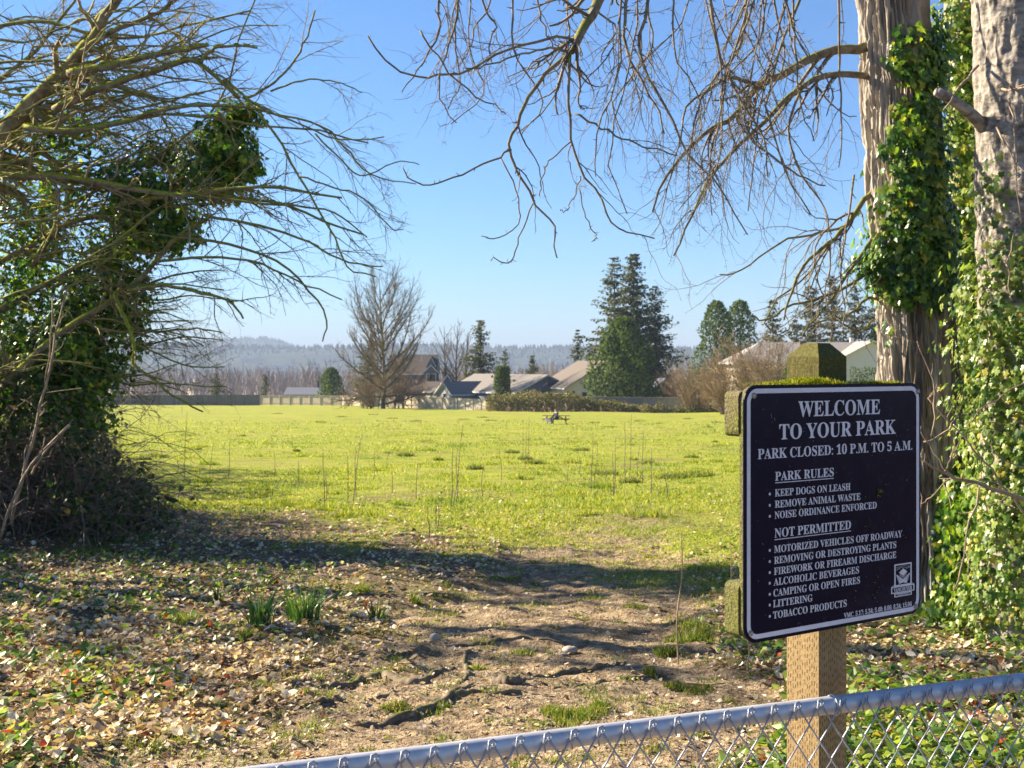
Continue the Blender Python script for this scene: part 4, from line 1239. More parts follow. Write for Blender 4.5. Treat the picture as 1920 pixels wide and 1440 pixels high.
q = MB(); q.scatter(BLADE[0], BLADE[1], pos, fw, rand_dirs(len(pos)), sc_)
setp(q.build('rough_grass', M['grass']), 'longer ragged grass patches scattered through the open field', 'grass', None, 'stuff')
xx, yy = in_view(2600, 5, 20, None, .45)
for a_, b_ in zip(xx, yy):
    edge = path_mask(a_, b_)
    if .02 < edge < .92 or rng.random() < .2: sp.append((a_, b_, rng.uniform(.03, .14), rng.uniform(.02, .075), int(rng.uniform(10, 46))))
pos, fw, sc_ = tussocks(sp)
q = MB(); q.scatter(BLADE[0], BLADE[1], pos, fw, rand_dirs(len(pos)), sc_)
setp(q.build('path_grass', M['tuft']), 'ragged grass tufts growing along the edges of the dirt path', 'grass', None, 'stuff')
# crumbs, clods and leaf scraps on the bare earth
x, y = in_view(26000, 4.4, 17)
pm = path_mask(x, y)
ok = rng.random(len(x)) < pm * np.clip((fbm(x * 2, y * 2, o=3, seed=71) - .35) * 3, .05, 1) * .5
x, y = x[ok], y[ok]; n = len(x)
q = MB()
oct_ = np.array([(1, 0, 0), (-1, 0, 0), (0, 1, 0), (0, -1, 0), (0, 0, .8), (0, 0, -.6), (.6, .6, .3), (-.6, .5, .3)])
of_ = [(0, 6, 4), (6, 2, 4), (2, 7, 4), (7, 1, 4), (1, 3, 4), (3, 0, 4), (0, 2, 6), (2, 1, 7)]
s = rng.uniform(.003, .013, n) * np.where(rng.random(n) < .06, 2, 1)
pos = np.stack([x, y, gz(x, y) + s * .1], 1)
q.scatter(oct_, of_, pos, rand_dirs(n) * [1, 1, .3], rand_dirs(n) * .5 + [0, 0, 1], np.stack([s * rng.uniform(.7, 1.8, n), s, s * .8], 1))
M['clod'] = plain_mat('clod', (.27, .215, .15), .95, 0, .45, 30, 0, .1)
setp(q.build('earth_crumbs', M['clod']), 'small earth clods and gravel scattered on the bare path', 'gravel', None, 'stuff')

# ---- roots, stones, sticks
M['root'] = bark_mat('root_bark', (.09, .07, .05), (.27, .21, .15), (.12, .13, .03), .12, 14, (1, 1, 1), .01)
def ground_line(pts, n, lift):
    q_ = smooth_line([GP(a, b) for a, b in pts], n)
    q_[:, 2] = gz(q_[:, 0], q_[:, 1]) - .6 * lift + lift * np.sin(np.linspace(.15, pi - .15, n)) + rng.normal(size=n) * .004
    return q_
for pts, r, lab in (([(585, 1290), (660, 1288), (720, 1270), (770, 1283), (815, 1265), (850, 1250)], .040, 'long gnarled root humping across the middle of the dirt path'),
                    ([(650, 1365), (740, 1352), (800, 1335), (850, 1300), (905, 1285)], .034, 'mossy root with pale bark near the bottom of the path'),
                    ([(990, 1275), (1060, 1262), (1120, 1250), (1180, 1238)], .022, 'thin dark root running to the foot of the tall stem'),
                    ([(905, 1268), (950, 1282), (1000, 1275)], .035, 'short dark root knuckle at the centre of the path'),
                    ([(720, 1235), (775, 1222), (840, 1228)], .024, 'half buried root below the pale stone'),
                    ([(555, 1325), (610, 1318), (650, 1308)], .024, 'short pale root at the leaf covered side of the path'),
                    ([(760, 1205), (860, 1210), (960, 1198), (1060, 1205)], .016, 'thin root running across the path just beyond the pale stone'),
                    ([(690, 1310), (760, 1305), (830, 1312), (930, 1300), (1040, 1305)], .018, 'slim wavering root across the lower path'),
                    ([(860, 1290), (880, 1260), (870, 1235), (900, 1215)], .02, 'root running lengthways up the centre of the path'),
                    ([(1040, 1290), (1120, 1282), (1200, 1272), (1262, 1262)], .016, 'thin root ending at the tufts below the tall stem')):
    l = ground_line(pts, 40, r * .6)
    l[:, :2] += (fbm(np.arange(40) * .3, np.full(40, r * 900), o=3)[:, None] - .5) * np.array([.05, .09])
    q = MB(); q.tubes([(l, r * .72 * (.40 + .7 * np.sin(np.linspace(.2, pi - .1, 40))) * (.75 + .5 * fbm(np.arange(40) * .22, np.full(40, r * 700), o=2)))], 10)
    setp(q.build('tree_root', M['root'], None, True), lab, 'root', 'roots crossing the path')
M['stone'] = plain_mat('stone', (.36, .31, .25), .85, 0, .25, 30, .004)
def stone(px_, py_, s, lab):
    c_ = GP(px_, py_)
    n1, n2 = 18, 12
    th_, ph_ = np.meshgrid(np.linspace(0, 2 * pi, n1, False), np.linspace(.05, pi - .05, n2))
    d = np.stack([np.sin(ph_) * np.cos(th_), np.sin(ph_) * np.sin(th_), np.cos(ph_)], -1).reshape(-1, 3)
    r = .75 + .55 * (fbm(d[:, 0] * 1.6 + px_, d[:, 1] * 1.6, d[:, 2] * 1.6, 3, 5))
    v = d * r[:, None] * np.array(s) + c_ + np.array([0, 0, s[2] * .45])
    i = np.arange(n2 - 1)[:, None] * n1; j = np.arange(n1)[None]
    q = MB(); q.add(v, np.stack([i + j, i + n1 + j, i + n1 + (j + 1) % n1, i + (j + 1) % n1], -1).reshape(-1, 4)); q.f.setdefault(n1, []).append((np.arange(n1)[None], 0)); q.f[n1].append((np.arange(n1)[None, ::-1] + (n2 - 1) * n1, 0))
    setp(q.build('stone', M['stone'], None, True), lab, 'stone', 'stones on the path')
stone(815, 1203, (.036, .03, .036), 'pale knobbly stone standing alone on the dirt path')
stone(1068, 1222, (.05, .04, .026), 'flat pale stone bedded in a grassy root hump')
stone(1058, 1229, (.022, .02, .012), 'small pebble tucked below the flat pale stone')
stone(1035, 1108, (.03, .02, .018), 'small rough stone far up the path beside the worn grass')
for pts, r, lab in (([(0, 0)], 0, None),):
    pass
def stick(p3, r, lab):
    q = MB(); q.tubes([(smooth_line(p3, 10), np.linspace(r, r * .5, 10))], 6)
    setp(q.build('fallen_twig', M['dry_stem'], None, True), lab, 'twig', 'loose twigs on the leaf litter')
def gp(px_, py_, dz): return GP(px_, py_) + np.array([0, 0, dz])
stick([gp(534, 1048, .0), gp(530, 1030, .07), gp(522, 1016, .12), gp(505, 1013, .13)], .004, 'pale hooked twig sticking up from the leaves beside the daffodils')
stick([gp(250, 1088, .02), gp(285, 1068, .03), gp(296, 1064, .04)], .004, 'straight pale stick lying on the leaves left of the daffodils')
stick([gp(1285, 1283, .012), gp(1330, 1288, .016), gp(1360, 1285, .012)], .007, 'thick brown stick lying below the sign board')
stick([gp(725, 1045, 0), gp(735, 1030, .04), gp(760, 1022, .06)], .004, 'thin bent twig at the shady end of the leaf litter')
stick([gp(640, 960, .0), gp(650, 950, .04), gp(668, 935, .10)], .005, 'grey twig leaning out of the thicket edge over the leaves')

# ---- daffodil clumps
def daffodil(px_, py_, spread, hgt, n, lab):
    c_ = GP(px_, py_)
    q = MB()
    for _ in range(n):
        a = rng.uniform(0, 2 * pi); r = spread * math.sqrt(rng.random())
        b0 = c_ + np.array([r * cos(a), r * sin(a) * .6, -.01]); b0[2] = gz(b0[0], b0[1]) - .01
        out_ = np.array([cos(a), sin(a), 0]) * rng.uniform(.05, .5) + np.array([rng.normal(0, .12), rng.normal(0, .12), 0])
        L = hgt * rng.uniform(.6, 1.1); m_ = 6
        side = np.array([-sin(a + .8), cos(a + .8), 0]); w = rng.uniform(.0035, .0058)
        vs = []
        for k in range(m_ + 1):
            t = k / m_
            p = b0 + np.array([0, 0, 1]) * L * (t - .28 * t ** 3 * np.linalg.norm(out_) * 1.6) + out_ * L * t * t
            ww = w * (1 - .75 * max(0, t - .55) / .45)
            vs += [p - side * ww, p + side * ww]
        q.add(vs, [(2 * k, 2 * k + 1, 2 * k + 3, 2 * k + 2) for k in range(m_)])
    setp(q.build('daffodil_clump', M['daffodil']), lab, 'daffodil', 'leafy daffodil clumps by the path')
daffodil(488, 1175, .085, .30, 60, 'daffodil clump standing just left of the broadest clump, no flowers')
daffodil(570, 1168, .125, .29, 120, 'broadest green daffodil clump at the edge of the dirt path')
daffodil(706, 1166, .05, .20, 34, 'smallest daffodil clump standing nearest the bare path, alone')
daffodil(408, 1130, .035, .17, 16, 'slender yellow green daffodil shoots among the leaves, left of the clumps')

# ---- bare stems standing in the rough grass
def stem(base, top, r, lean=None):
    b_ = GP(*base); Yb = b_[1]
    t_ = P(top[0], top[1], Yb + rng.normal(0, .05))
    l = smooth_line([b_ - [0, 0, .03], b_ * .65 + t_ * .35 + rng.normal(0, .012, 3), b_ * .3 + t_ * .7 + rng.normal(0, .014, 3), t_], 12)
    rr_ = np.linspace(r, r * .45, 12)
    sub = sprout([(l, rr_)], 5, (.03, .10), 35, .6, 3, .15, 0, .2, .35)
    q = MB(); q.tubes([(l, rr_)], 5); q.tubes(sub, 3) if sub else None
    return q
q = stem((1272, 1245), (1278, 997), .0055)
setp(q.build('dry_weed', M['dry_stem'], None, True), 'tallest single tan sapling stem standing beside the path left of the sign', 'weed')
q = stem((1402, 1262), (1402, 1200), .006)
setp(q.build('dry_weed', M['dry_stem'], None, True), 'short brown stem under the lower left corner of the sign', 'weed')
q = stem((1372, 1190), (1369, 1000), .004)
setp(q.build('dry_weed', M['dry_stem'], None, True), 'faint thin stem hard against the left edge of the sign', 'weed')
st = [((652, 945), (651, 855)), ((662, 940), (680, 808)), ((668, 930), (668, 845)), ((608, 950), (606, 840)), ((610, 945), (610, 890)), ((848, 950), (868, 798)), ((855, 945), (858, 840)), ((845, 955), (850, 830)), ((780, 935), (783, 868)),
      ((820, 990), (824, 935)), ((817, 985), (817, 930)), ((804, 1005), (803, 955)), ((980, 868), (981, 805)), ((1108, 925), (1112, 810)), ((1112, 920), (1120, 830)), ((1180, 900), (1184, 775)), ((1172, 900), (1170, 790)), ((1205, 905), (1206, 805)),
      ((1195, 895), (1200, 830)), ((1150, 930), (1148, 845)), ((1152, 925), (1154, 820)), ((1220, 930), (1222, 840)), ((990, 870), (992, 780)), ((985, 875), (988, 800)), ((345, 905), (351, 773)), ((428, 895), (431, 820)), ((392, 890), (400, 830)), ((515, 895), (513, 845)),
      ((940, 900), (938, 830)), ((1065, 905), (1064, 862)), ((1090, 895), (1086, 858)), ((700, 900), (702, 840)), ((735, 925), (733, 870)), ((1225, 935), (1250, 912)), ((1252, 935), (1246, 880)), ((905, 930), (907, 872)), ((1135, 910), (1138, 862)), ((560, 905), (560, 865))]
for b_, t_ in st:
    q = stem(b_, t_, .0075)
    setp(q.build('dry_weed', M['cane'], None, True), 'thin bare brown plant stem standing in the grass beyond the leaf litter', 'weed', 'bare stems standing in the field grass')

# ================================================================== MIDDLE DISTANCE
def zpx(py_, Yd): return CZ - (py_ - HZ) / F * Yd
def link_copy(src, loc, s, rz, label, group=None):
    r = src.copy(); COL.objects.link(r); r.location = loc; r.scale = s; r.rotation_euler = (0, 0, rz); r['label'] = label
    if group: r['group'] = group
    for ch in src.children:
        c_ = ch.copy(); COL.objects.link(c_); c_.parent = r
    return r

def conifer_parts(h, R, seed, mat, droop=.25, gaps=.25, n_lv=46, bare=.06, power=.85, clump=None):
    """returns (trunk MB, crown MB) standing at the origin"""
    g_ = np.random.default_rng(seed)
    tr = MB(); tr.tubes([(np.array([[0, 0, -.6], [.05, 0, h * .4], [0, .05, h * .98]]), np.array([h * .018, h * .012, .02]))], 8)
    P_, Fw, Sc = [], [], []
    lines = []
    for k in range(n_lv):
        t = bare + (1 - bare) * (k + g_.random() * .8) / n_lv
        z = h * t
        L0 = R * (1 - t) ** power + R * .05
        lump = .62 + .75 * vnoise(np.array([t * 9.]), np.array([seed * 1.]), seed=seed)[0]
        for b_ in range(g_.integers(5, 9)):
            if g_.random() < gaps: continue
            a = g_.uniform(0, 2 * pi); L = L0 * g_.uniform(.55, 1.1) * lump
            d = np.array([cos(a), sin(a), 0])
            n_ = max(3, int(L / .42))
            up = g_.uniform(-.05, .25) * (t > .6) - droop * (1 - t) * g_.uniform(.3, 1)
            lines.append((np.array([[0, 0, z], *(d * L * f + np.array([0, 0, z + L * (up * f + .12 * f * f)]) for f in (.5, 1))]), np.array([.05, .03, .01]) * (h / 20)))
            for j in range(n_):
                f = (j + .7) / n_
                p = d * L * f + np.array([0, 0, z + L * (up * f + .12 * f * f)])
                for sd in range(3):
                    aa = a + g_.normal(0, .75)
                    P_.append(p + g_.normal(size=3) * .10 * L0 ** .5); Fw.append((cos(aa), sin(aa), -.35 + g_.normal() * .25))
                    Sc.append((.62 + .35 * (1 - t)) * g_.uniform(.6, 1.15) * (1.1 - .3 * f) * (h / 22) ** .45)
    n_ = len(P_); Sc = np.array(Sc)
    cr = MB(); nn = g_.normal(size=(n_, 3)) * .45 + np.array([0, 0, 1.])
    cr.scatter(SPRAY[0], SPRAY[1], np.array(P_), np.array(Fw), nn, np.stack([Sc * .8, Sc, Sc], 1))
    return tr, cr, lines
def conifer(px_, top, Yd, R, seed, label, mat='conifer', base=None, **kw):
    b_ = G(px_, Yd); h = zpx(top, Yd) - b_[2]
    tr, cr, lines = conifer_parts(h, R, seed, mat, **kw)
    e = empty('conifer_tree', (0, 0, 0), label, 'conifer', 'evergreen trees around the houses')
    tr.tubes(lines, 3)
    tr.build('trunk', M['far_bark'], e, True); cr.build('crown', M[mat], e)
    e.location = b_
    return e, h

def cedar(px_, top, Yd, R, seed, label, power=.5, n=5200, name='cedar_tree', cat='cedar', peaks=1, sz=.5, fullbase=True):
    """dense flame-shaped evergreen of upright sprays"""
    g_ = np.random.default_rng(seed)
    b_ = G(px_, Yd); h = zpx(top, Yd) - b_[2]
    e = empty(name, (0, 0, 0), label, cat, 'evergreen trees around the houses')
    tr = MB(); tr.tubes([(np.array([[0, 0, -.5], [0, 0, h * .5], [0, 0, h * .9]]), np.array([R * .09, R * .06, .02]))], 8); tr.build('trunk', M['far_bark'], e, True)
    t = g_.random(n) ** (1.15); a = g_.uniform(0, 2 * pi, n)
    rr = R * np.clip((1 - t), 0, 1) ** power * (np.clip(t / .12, .45, 1) if fullbase else 1) * ((.5 + .9 * vnoise(np.cos(a) * 2.2 + seed, np.sin(a) * 2.2, t * h * .55, seed)) if R > 1.5 else (.8 + .3 * vnoise(np.cos(a) * 2 + seed, np.sin(a) * 2, t * h, seed))) * g_.random(n) ** .22
    pos = np.stack([rr * np.cos(a), rr * np.sin(a), t * h], 1)
    if peaks > 1: pos[:, 0] += np.where(g_.random(n) < .5, -1, 1) * R * .38 * np.clip(t * 1.4, 0, 1); 
    fw = np.stack([np.cos(a) * .5, np.sin(a) * .5, np.full(n, .6)], 1) + g_.normal(size=(n, 3)) * .35
    nr = np.stack([np.cos(a), np.sin(a), np.full(n, .4)], 1) + g_.normal(size=(n, 3)) * .4
    s = sz * g_.uniform(.55, 1.2, n)
    cr = MB(); cr.scatter(SPRAY[0], SPRAY[1], pos, fw, nr, np.stack([s * .7, s, s], 1)); cr.build('crown', M['cedar'], e)
    e.location = b_
    return e

conifer(1188, 476, 235, 7.6, 101, 'tallest dark conifer beside the house with the white gable wall', droop=.3, gaps=.18, n_lv=56, power=.62)
conifer(1152, 482, 240, 6.4, 102, 'loose ragged conifer just left of the tallest one', droop=.15, gaps=.40, n_lv=46, power=.6)
conifer(1228, 536, 238, 6.6, 103, 'broad dark conifer just right of the tallest one', droop=.25, gaps=.3, n_lv=46, power=.55)
conifer(1083, 618, 262, 3.9, 104, 'small grey conifer alone behind the brown roofs', droop=.2, gaps=.22, n_lv=30)
conifer(901, 599, 255, 5.0, 105, 'slim conifer rising among bare trees behind the grey ranch house', droop=.2, gaps=.3, n_lv=40, power=.6)
conifer(947, 654, 300, 3.8, 106, 'faint grey conifer behind the twin columnar cedars', droop=.2, gaps=.3, n_lv=26)
conifer(998, 664, 300, 3.3, 107, 'small pointed conifer behind the ridge of the grey ranch house', droop=.2, gaps=.12, n_lv=28)
conifer(692, 638, 236, 4.4, 108, 'dull conifer half hidden behind the big bare tree', droop=.2, gaps=.35, n_lv=30, power=.6)
conifer(405, 699, 330, 3.0, 109, 'small conifer beyond the dark fence, leftmost in the field view', droop=.2, gaps=.15, n_lv=24, power=.6)
conifer(497, 702, 330, 2.4, 110, 'small round topped conifer where dark and pale fences meet', droop=.2, gaps=.2, n_lv=22, power=.5)
conifer(1449, 560, 215, 4.6, 111, 'conifer behind the drooping twigs between cedars and sign', droop=.25, gaps=.3, n_lv=36, power=.6)
conifer(1521, 534, 225, 5.6, 112, 'tall bluish conifer behind the pale house, left of a trio', droop=.25, gaps=.25, n_lv=46, power=.6)
conifer(1560, 516, 232, 5.4, 113, 'tallest conifer of the trio behind the pale house', droop=.25, gaps=.42, n_lv=46, power=.6)
conifer(1602, 530, 228, 5.4, 114, 'thin conifer of the trio nearest the cottonwood trunk', droop=.25, gaps=.38, n_lv=46, power=.6)
conifer(1640, 575, 222, 5.4, 115, 'conifer half hidden by the cottonwood trunk', droop=.2, gaps=.2, n_lv=36, power=.6)
conifer(1490, 600, 218, 4.2, 116, 'low dark conifer between the pale house roof and the twigs', droop=.2, gaps=.2, n_lv=30, power=.6)
cedar(1343, 567, 200, 4.3, 121, 'left cedar of a close pair behind the tan shrubs', .38, 6400)
cedar(1388, 566, 203, 3.9, 122, 'right cedar of a close pair behind the tan shrubs', .36, 6000)
cedar(1168, 598, 186, 5.5, 123, 'big bushy pine shrub standing in front of the tall conifers', .45, 9000, 'pine_shrub', 'pine', 1, .62)
cedar(620, 692, 275, 3.4, 124, 'rounded evergreen bush beside the long dark shed', .4, 2600, 'evergreen_bush', 'bush', 1, .6)
cedar(937, 687, 192, .95, 125, 'left of two columnar cedars before the grey ranch house', .18, 2600, 'columnar_cedar', 'cedar', 1, .34)
cedar(947, 688, 192.6, .95, 126, 'right of two columnar cedars before the grey ranch house', .18, 2600, 'columnar_cedar', 'cedar', 1, .34)
cedar(1108, 664, 250, 2.8, 127, 'round topped evergreen peeping over the brown roof', .4, 2200, 'evergreen_bush', 'bush', 1, .6)
cedar(1473, 692, 118, .34, 128, 'slim green cedar just left of the mossy sign post', .2, 900, 'columnar_cedar', 'cedar', 1, .16)
for k, px_ in enumerate((1600, 1613, 1626, 1639)):
    cedar(px_, 688 + (k % 2) * 3, 118, .40, 130 + k, 'bright green clipped cedar in the hedge between sign post and cottonwood', .16, 800, 'hedge_cedar', 'cedar', 1, .17)

def bare_tree(h, W, seed, nl=26, up=.35, mat='far_twig', low=.12, r0=.30, den=1.0, thick=1.0):
    """upswept leafless tree at the origin: trunk MB, twig MB"""
    global rng
    keep_ = rng; rng = np.random.default_rng(seed)
    tp = np.array([[0, 0, -.5], [rng.normal() * .1, 0, h * .25], [rng.normal() * .25, 0, h * .55], [rng.normal() * .3, 0, h * .97]])
    tpts = smooth_line(tp, 16); trad = np.linspace(r0, .04, 16)
    l1 = []
    for k in range(nl):
        f = low + (.92 - low) * (k + rng.random()) / nl
        i0 = f * 15; p = tpts[int(i0)]; a = k * 2.4 + rng.normal() * .4
        L = W * np.interp(f, [.1, .22, .42, .65, .92], [.8, .95, 1.1, 1.0, .5]) * rng.uniform(.75, 1.15)
        d = np.array([cos(a), sin(a), up * .8 + (1.15 * f if f > .2 else -.15)])
        l1.append(grow(p, d, L, r0 * (.5 - .36 * f), 9, .07, -.055 if f > .2 else .03, .18))
    l2 = sprout(l1, 1.5 * den, (W * .18, W * .42), 32, .6, 6, .12, -.08, .1, .15, rmin=.035 * thick)
    l3 = sprout(l1 + l2, 2.2 * den, (W * .06, W * .18), 30, .6, 4, .12, -.1, .1, .15, rmin=.024 * thick)
    tr = MB(); tr.tubes([(tpts, trad)], 10); tr.tubes(l1, 6)
    tw = MB(); tw.tubes(l2, 3); tw.tubes(l3, 3)
    rng = keep_
    return tr, tw
def put_bare(px_, top, Yd, W, seed, label, name='bare_tree', cat='tree', mat='far_twig', **kw):
    b_ = G(px_, Yd); h = zpx(top, Yd) - b_[2]
    tr, tw = bare_tree(h, W, seed, **kw)
    e = empty(name, (0, 0, 0), label, cat, 'leafless trees around the houses')
    tr.build('trunk', M['far_bark'], e, True); tw.build('twigs', M[mat], e)
    e.location = b_
    return e
put_bare(718, 516, 212, 11.2, 201, 'large upswept bare tree standing in front of the two storey house', nl=40, up=.42, r0=.42, den=1.15)
put_bare(836, 606, 250, 5.4, 202, 'left bare tree of the cluster behind the two storey house', nl=22, r0=.28, up=.8, den=.8)
put_bare(856, 604, 246, 5.6, 203, 'middle bare tree of the cluster behind the two storey house', nl=22, r0=.30, up=.9, den=.8)
put_bare(874, 618, 258, 5.2, 204, 'right bare tree of the cluster, beside the slim conifer', nl=22, r0=.26, up=.8, den=.8)

def twig_shrub(px_, top, Yd, W, seed, label, mat='far_shrub', stems=16, den=1.0, name='bare_shrub'):
    global rng
    b_ = G(px_, Yd); h = zpx(top, Yd) - b_[2]
    keep_ = rng; rng = np.random.default_rng(seed)
    l0 = []
    for k in range(stems):
        a = rng.uniform(0, 2 * pi); l0.append(grow([rng.normal() * W * .12, rng.normal() * W * .12, -.2], [cos(a) * .55 * W / h, sin(a) * .55 * W / h, 1], h * rng.uniform(.65, 1.05), .055, 8, .08, .03, 0))
    l1 = sprout(l0, 2.0 * den, (h * .15, h * .42), 35, .6, 6, .12, 0, .1, .1, rmin=.026)
    l2 = sprout(l0 + l1, 2.4 * den, (h * .06, h * .2), 35, .7, 4, .13, 0, .1, .1, rmin=.02)
    rng = keep_
    e = empty(name, (0, 0, 0), label, 'shrub', 'bare shrubs around the houses')
    q = MB(); q.tubes(l0, 5); q.build('stems', M['far_bark'], e)
    q = MB(); q.tubes(l1, 3); q.tubes(l2, 3); q.build('twigs', M[mat], e)
    e.location = b_
twig_shrub(1412, 628, 150, 4.6, 301, 'large tan twiggy shrub in front of the pale house, left of the sign', stems=26)
twig_shrub(1452, 640, 140, 3.6, 313, 'tan twiggy shrub close beside the mossy sign post, before the pale house', stems=24)
twig_shrub(1360, 650, 158, 4.6, 302, 'tan twiggy shrub below the pair of cedars', stems=24)
twig_shrub(1300, 668, 172, 5.0, 303, 'tan twiggy shrub right of the dark navy shed', stems=22)
twig_shrub(1258, 690, 190, 4.2, 304, 'low tan shrub behind the navy shed', stems=18)
twig_shrub(1322, 690, 176, 3.6, 305, 'low tan shrub against the plain right hand fence', stems=16)
twig_shrub(742, 680, 216, 6.0, 306, 'spreading tan shrub under the big bare tree, right of its trunk', stems=22)
twig_shrub(692, 690, 214, 5.2, 307, 'spreading tan shrub under the big bare tree, left of its trunk', stems=22)
twig_shrub(785, 705, 222, 3.6, 308, 'tan shrub before the garage of the two storey house', stems=14)
twig_shrub(880, 690, 262, 4.5, 309, 'reddish tan shrub below the slim conifer', stems=16)
twig_shrub(1040, 672, 330, 8, 310, 'hazy tan shrub behind the street lamp', stems=18, den=.6)
twig_shrub(650, 722, 240, 3.2, 311, 'tan shrub where the evergreen bush meets the wooden fence', stems=14)
twig_shrub(1290, 655, 260, 6, 312, 'hazy bare shrub in the gap right of the conifers', stems=16, den=.6)

# ---- houses
def mat_flat(nm, c, var=.08, scale=1.5, rough=.8): return plain_mat(nm, c, rough, 0, var, scale)
M['roof_grey'] = mat_flat('shingle_grey', (.165, .148, .130), .18, 4); M['roof_brown'] = mat_flat('shingle_brown', (.11, .088, .066), .2, 4)
M['roof_pale'] = mat_flat('shingle_pale', (.27, .24, .22), .12, 4)
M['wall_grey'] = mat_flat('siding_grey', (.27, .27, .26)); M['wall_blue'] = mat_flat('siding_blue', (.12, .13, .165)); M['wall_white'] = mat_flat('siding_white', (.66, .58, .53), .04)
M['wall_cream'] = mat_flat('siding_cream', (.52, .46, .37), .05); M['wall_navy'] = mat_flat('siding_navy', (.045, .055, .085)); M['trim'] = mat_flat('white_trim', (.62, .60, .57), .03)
m, nt, N, L, b = newmat('window_glass'); b.inputs['Base Color'].default_value = (.03, .035, .045, 1); b.inputs['Roughness'].default_value = .08; M['glass'] = m
M['pipe'] = mat_flat('pipe', (.05, .05, .055))

class House:
    def __init__(s, px_, Yd, yaw, label, name='house', cat='house'):
        s.o = G(px_, Yd); s.R = rotz(yaw)
        s.e = empty(name, s.o, label, cat)
    def w(s, p): return s.o * [1, 1, 0] + np.asarray(p, float) @ s.R.T
    def mesh(s, name, vs, fs, mat, parent=None):
        q = MB(); q.add(s.w(vs), fs); return q.build(name, mat, parent or s.e)
    def block(s, x0, x1, y0, y1, z0, ze, zr, axis, wall, roof, over=.45, trim='trim', hipa=0, hipb=0):
        """walls with gables and a pitched roof; axis 'x' or 'y' is the ridge direction; hip* pulls the ridge end in"""
        if axis == 'x':
            T = lambda a, b_, z: (a, b_, z); a0, a1, b0, b1 = x0, x1, y0, y1
        else:
            T = lambda a, b_, z: (b_, a, z); a0, a1, b0, b1 = y0, y1, x0, x1
        bm = (b0 + b1) / 2
        v = [T(a0, b0, z0), T(a0, b1, z0), T(a1, b0, z0), T(a1, b1, z0), T(a0, b0, ze), T(a0, b1, ze), T(a1, b0, ze), T(a1, b1, ze)]
        f = [(0, 2, 6, 4), (1, 5, 7, 3)]
        if hipa: f.append((0, 4, 5, 1))
        else: v.append(T(a0, bm, zr)); f.append((0, 4, len(v) - 1, 5, 1))
        if hipb: f.append((2, 3, 7, 6))
        else: v.append(T(a1, bm, zr)); f.append((2, 3, 7, len(v) - 1, 6))
        wl_ = s.mesh('wall', v, f, wall)
        sl_ = (zr - ze) / ((b1 - b0) / 2); th = .22
        A0 = a0 - over; A1 = a1 + over; B0 = b0 - over; B1 = b1 + over; zo = ze - sl_ * over + .04; zr_ = zr + .04
        top = [T(A0, B0, zo), T(A1, B0, zo), T(A1 - hipb, bm, zr_), T(A0 + hipa, bm, zr_), T(A1, B1, zo), T(A0, B1, zo)]
        vs = np.array(top + [(p[0], p[1], p[2] - .02) for p in top])
        fs = [(0, 1, 2, 3), (3, 2, 4, 5)]
        if hipa: fs.append((0, 3, 5))
        if hipb: fs.append((1, 4, 2))
        rf = s.mesh('roof', [(p[0], p[1], p[2] + th) for p in top], fs, roof)
        # fascia and rake boards
        q = MB()
        def board(p0, p1):
            p0, p1 = np.array(p0), np.array(p1); n_ = len(q.v)
            q.add(s.w(np.array([p0, p1, p1 + [0, 0, th - .005], p0 + [0, 0, th - .005]])), [(0, 1, 2, 3)])
        board(top[0], top[1]); board(top[5], top[4])
        if not hipa: board(top[0], top[3]); board(top[3], top[5])
        else: board(top[0], top[5])
        if not hipb: board(top[1], top[2]); board(top[2], top[4])
        else: board(top[1], top[4])
        q.add(s.w(np.array([(p[0], p[1], p[2]) for p in top])), [(0, 1, 2, 3), (3, 2, 4, 5)] + ([(0, 3, 5)] if hipa else []) + ([(1, 4, 2)] if hipb else []))
        q.build('fascia', M[trim], rf)
        return wl_, rf
    def window(s, c, wd, ht, nrm, frame='trim'):
        """window on a wall facing local direction nrm ('-y','-x','+x')"""
        ax = {'-y': ((1, 0, 0), (0, -1, 0)), '-x': ((0, 1, 0), (-1, 0, 0)), '+x': ((0, 1, 0), (1, 0, 0))}[nrm]
        a, n_ = np.array(ax[0], float), np.array(ax[1], float); c = np.array(c, float)
        def rect(w_, h_, d0, d1):
            q = []
            for d_ in (d0, d1):
                for i_, j_ in ((-1, -1), (1, -1), (1, 1), (-1, 1)): q.append(c + a * i_ * w_ / 2 + np.array([0, 0, j_ * h_ / 2]) + n_ * d_)
            return q
        fr = s.mesh('window', rect(wd + .24, ht + .24, .0, .06), [(4, 5, 6, 7), (0, 1, 5, 4), (1, 2, 6, 5), (2, 3, 7, 6), (3, 0, 4, 7)], M[frame])
        pn = rect(wd, ht, .07, .075)
        q = MB(); q.add(s.w(np.array(pn[4:])), [(0, 1, 2, 3)]); q.build('pane', M['glass'], fr)
    def box(s, name, c, size, mat):
        q = MB(); q.box((0, 0, 0), size); v = np.concatenate(q.v) + np.array(c)
        return s.mesh(name, v, [tuple(f) for f in q.f[4][0][0]], mat)

